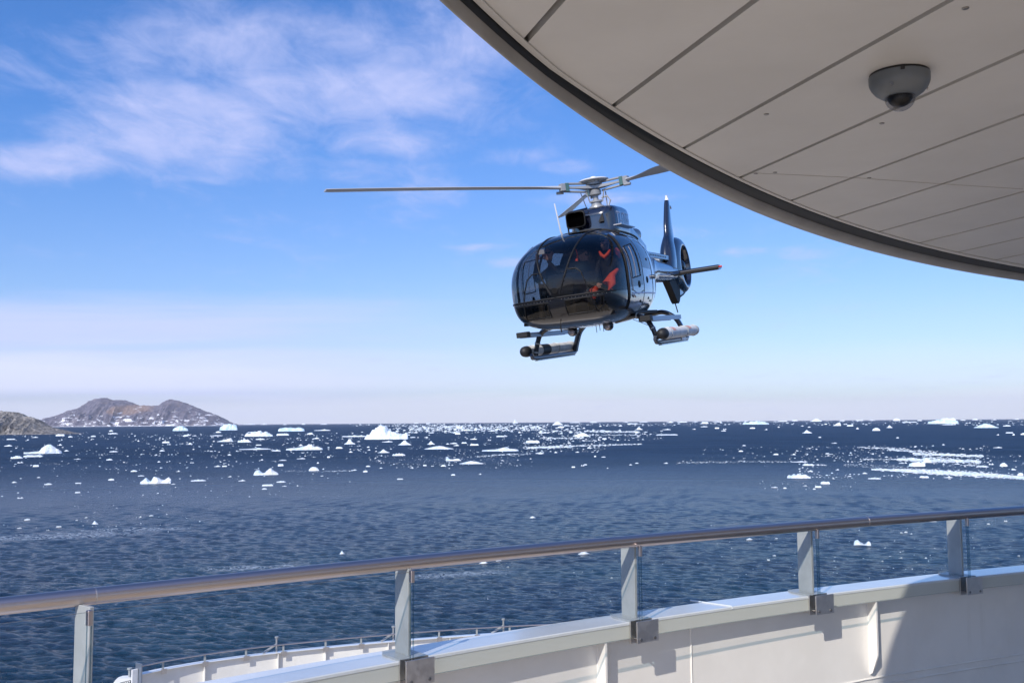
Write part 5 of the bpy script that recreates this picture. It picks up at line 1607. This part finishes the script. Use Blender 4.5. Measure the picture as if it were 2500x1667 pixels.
    # hands: palm and five bent fingers each
    for s in (-1, 1):
        sh, el, wr, hd = pose[s]
        W, Hd = Vector(wr), Vector(hd); d = (Hd - W).normalized()
        side = Vector((1, 0, 0)) - d * d.x; side.normalize()
        nrm = d.cross(side).normalized()
        mb = MB()
        mb.tube([W, W + d * .04, W + d * .085], [.026, .036, .034], 10, sx=1.0)
        for q in range(4):
            b0 = W + d * .08 + side * (.028 - .0185 * q); L = (.07, .078, .072, .056)[q]
            mb.tube([b0, b0 + d * L * .5, b0 + d * L * .78 - nrm * L * .35, b0 + d * L * .8 - nrm * L * .65], [.0095, .009, .008, .006], 7)
        b0 = W + d * .03 - side * s * .03
        mb.tube([b0, b0 - side * s * .03 + d * .03, b0 - side * s * .02 + d * .065], [.013, .011, .008], 7)
        mb.build('hand', M_['skin'], root, angle=60)
    return root
rest = {-1: ((-.24, .02, .46), (-.22, -.18, .30), (-.12, -.36, .24), (-.09, -.45, .22)), 1: ((.24, .02, .46), (.24, -.18, .30), (.14, -.36, .26), (.10, -.45, .24))}
p1 = person(.52, -1.50, 1.94, 'pilot in black cap and dark glasses with a grey beard and bright orange collar', rest, 'cap', (-18, 0))
def cloth_patch(parent, pts, rs, name, mtl=None, sx=1.0):
    o_ = MB().tube([Vector(p) for p in pts], rs, 12, sx=sx).build(name, mtl or M_['orange'], parent, angle=80)
    return o_
cloth_patch(p1, [(-.10, -.10, .84), (-.06, -.14, .77), (0, -.16, .72), (.06, -.14, .77), (.10, -.10, .84)], [.018, .030, .042, .030, .018], 'orange_collar')
cloth_patch(p1, [(.22, -.12, .84), (.27, -.16, .76), (.27, -.16, .66)], [.03, .05, .03], 'orange_vest')
cloth_patch(p1, [(.22, -.20, .46), (.17, -.40, .36), (.11, -.46, .22), (.12, -.50, .06), (.14, -.5, -.06)], [.03, .06, .12, .11, .04], 'orange_trousers')
cloth_patch(p1, [(-.14, -.46, .18), (-.19, -.54, .10), (-.17, -.58, -.02)], [.05, .09, .04], 'orange_trousers')
grab = {-1: ((-.28, -.04, .52), (-.24, -.26, .60), (-.10, -.40, .88), (-.07, -.43, .96)), 1: ((.26, -.06, .52), (.22, -.28, .62), (.10, -.40, .86), (.07, -.43, .95))}
p2 = person(-.66, -1.30, 1.92, 'passenger at the left side window holding up a white phone with both hands', grab, 'hair', (10, 0))
ph = MB().box((0, 0, 0), (.15, .012, .085)).build('phone', M_['capwhite'])
ph.matrix_world = HM @ Matrix.Translation((-.63, -1.82, 1.93)); tag(ph, 'white phone held up to the window by the left passenger', 'phone')
p3 = person(-.08, -1.0, 1.80, 'dim passenger in the middle seat with thin orange straps', rest, 'hair', (70, 0))
cloth_patch(p3, [(-.02, -.36, 1.12), (.0, -.36, 1.0), (-.03, -.37, .90)], [.012, .012, .03], 'orange_strap')
cloth_patch(p3, [(-.10, -.5, .28), (-.04, -.5, .30), (.02, -.5, .28)], [.012, .02, .012], 'orange_strap')
# ------------------------------------------------------------------ air
def haze():
    mb = MB()
    x, y0, y1, zb, zt = 42000, -2000, 42000, -40, 900
    vs = [(sx * x, y, z) for z in (zb, zt) for sx, y in ((-1, y0), (1, y0), (1, y1), (-1, y1))]
    mb.add(vs, [[3, 2, 1, 0], [4, 5, 6, 7], [0, 1, 5, 4], [1, 2, 6, 5], [2, 3, 7, 6], [3, 0, 4, 7]])
    mt = bpy.data.materials.new('haze_air'); mt.use_nodes = True; nt = mt.node_tree; nt.nodes.clear()
    o = nt.nodes.new('ShaderNodeOutputMaterial'); v = nt.nodes.new('ShaderNodeVolumePrincipled')
    v.inputs['Color'].default_value = (.86, .90, 1, 1); v.inputs['Density'].default_value = 1.5e-5
    v.inputs['Anisotropy'].default_value = 0.0
    nt.links.new(v.outputs[0], o.inputs['Volume'])
    ob = mb.build('haze', mt, smooth=False)
    tag(ob, 'thin bluish air haze over the sea', kind='stuff')
haze()
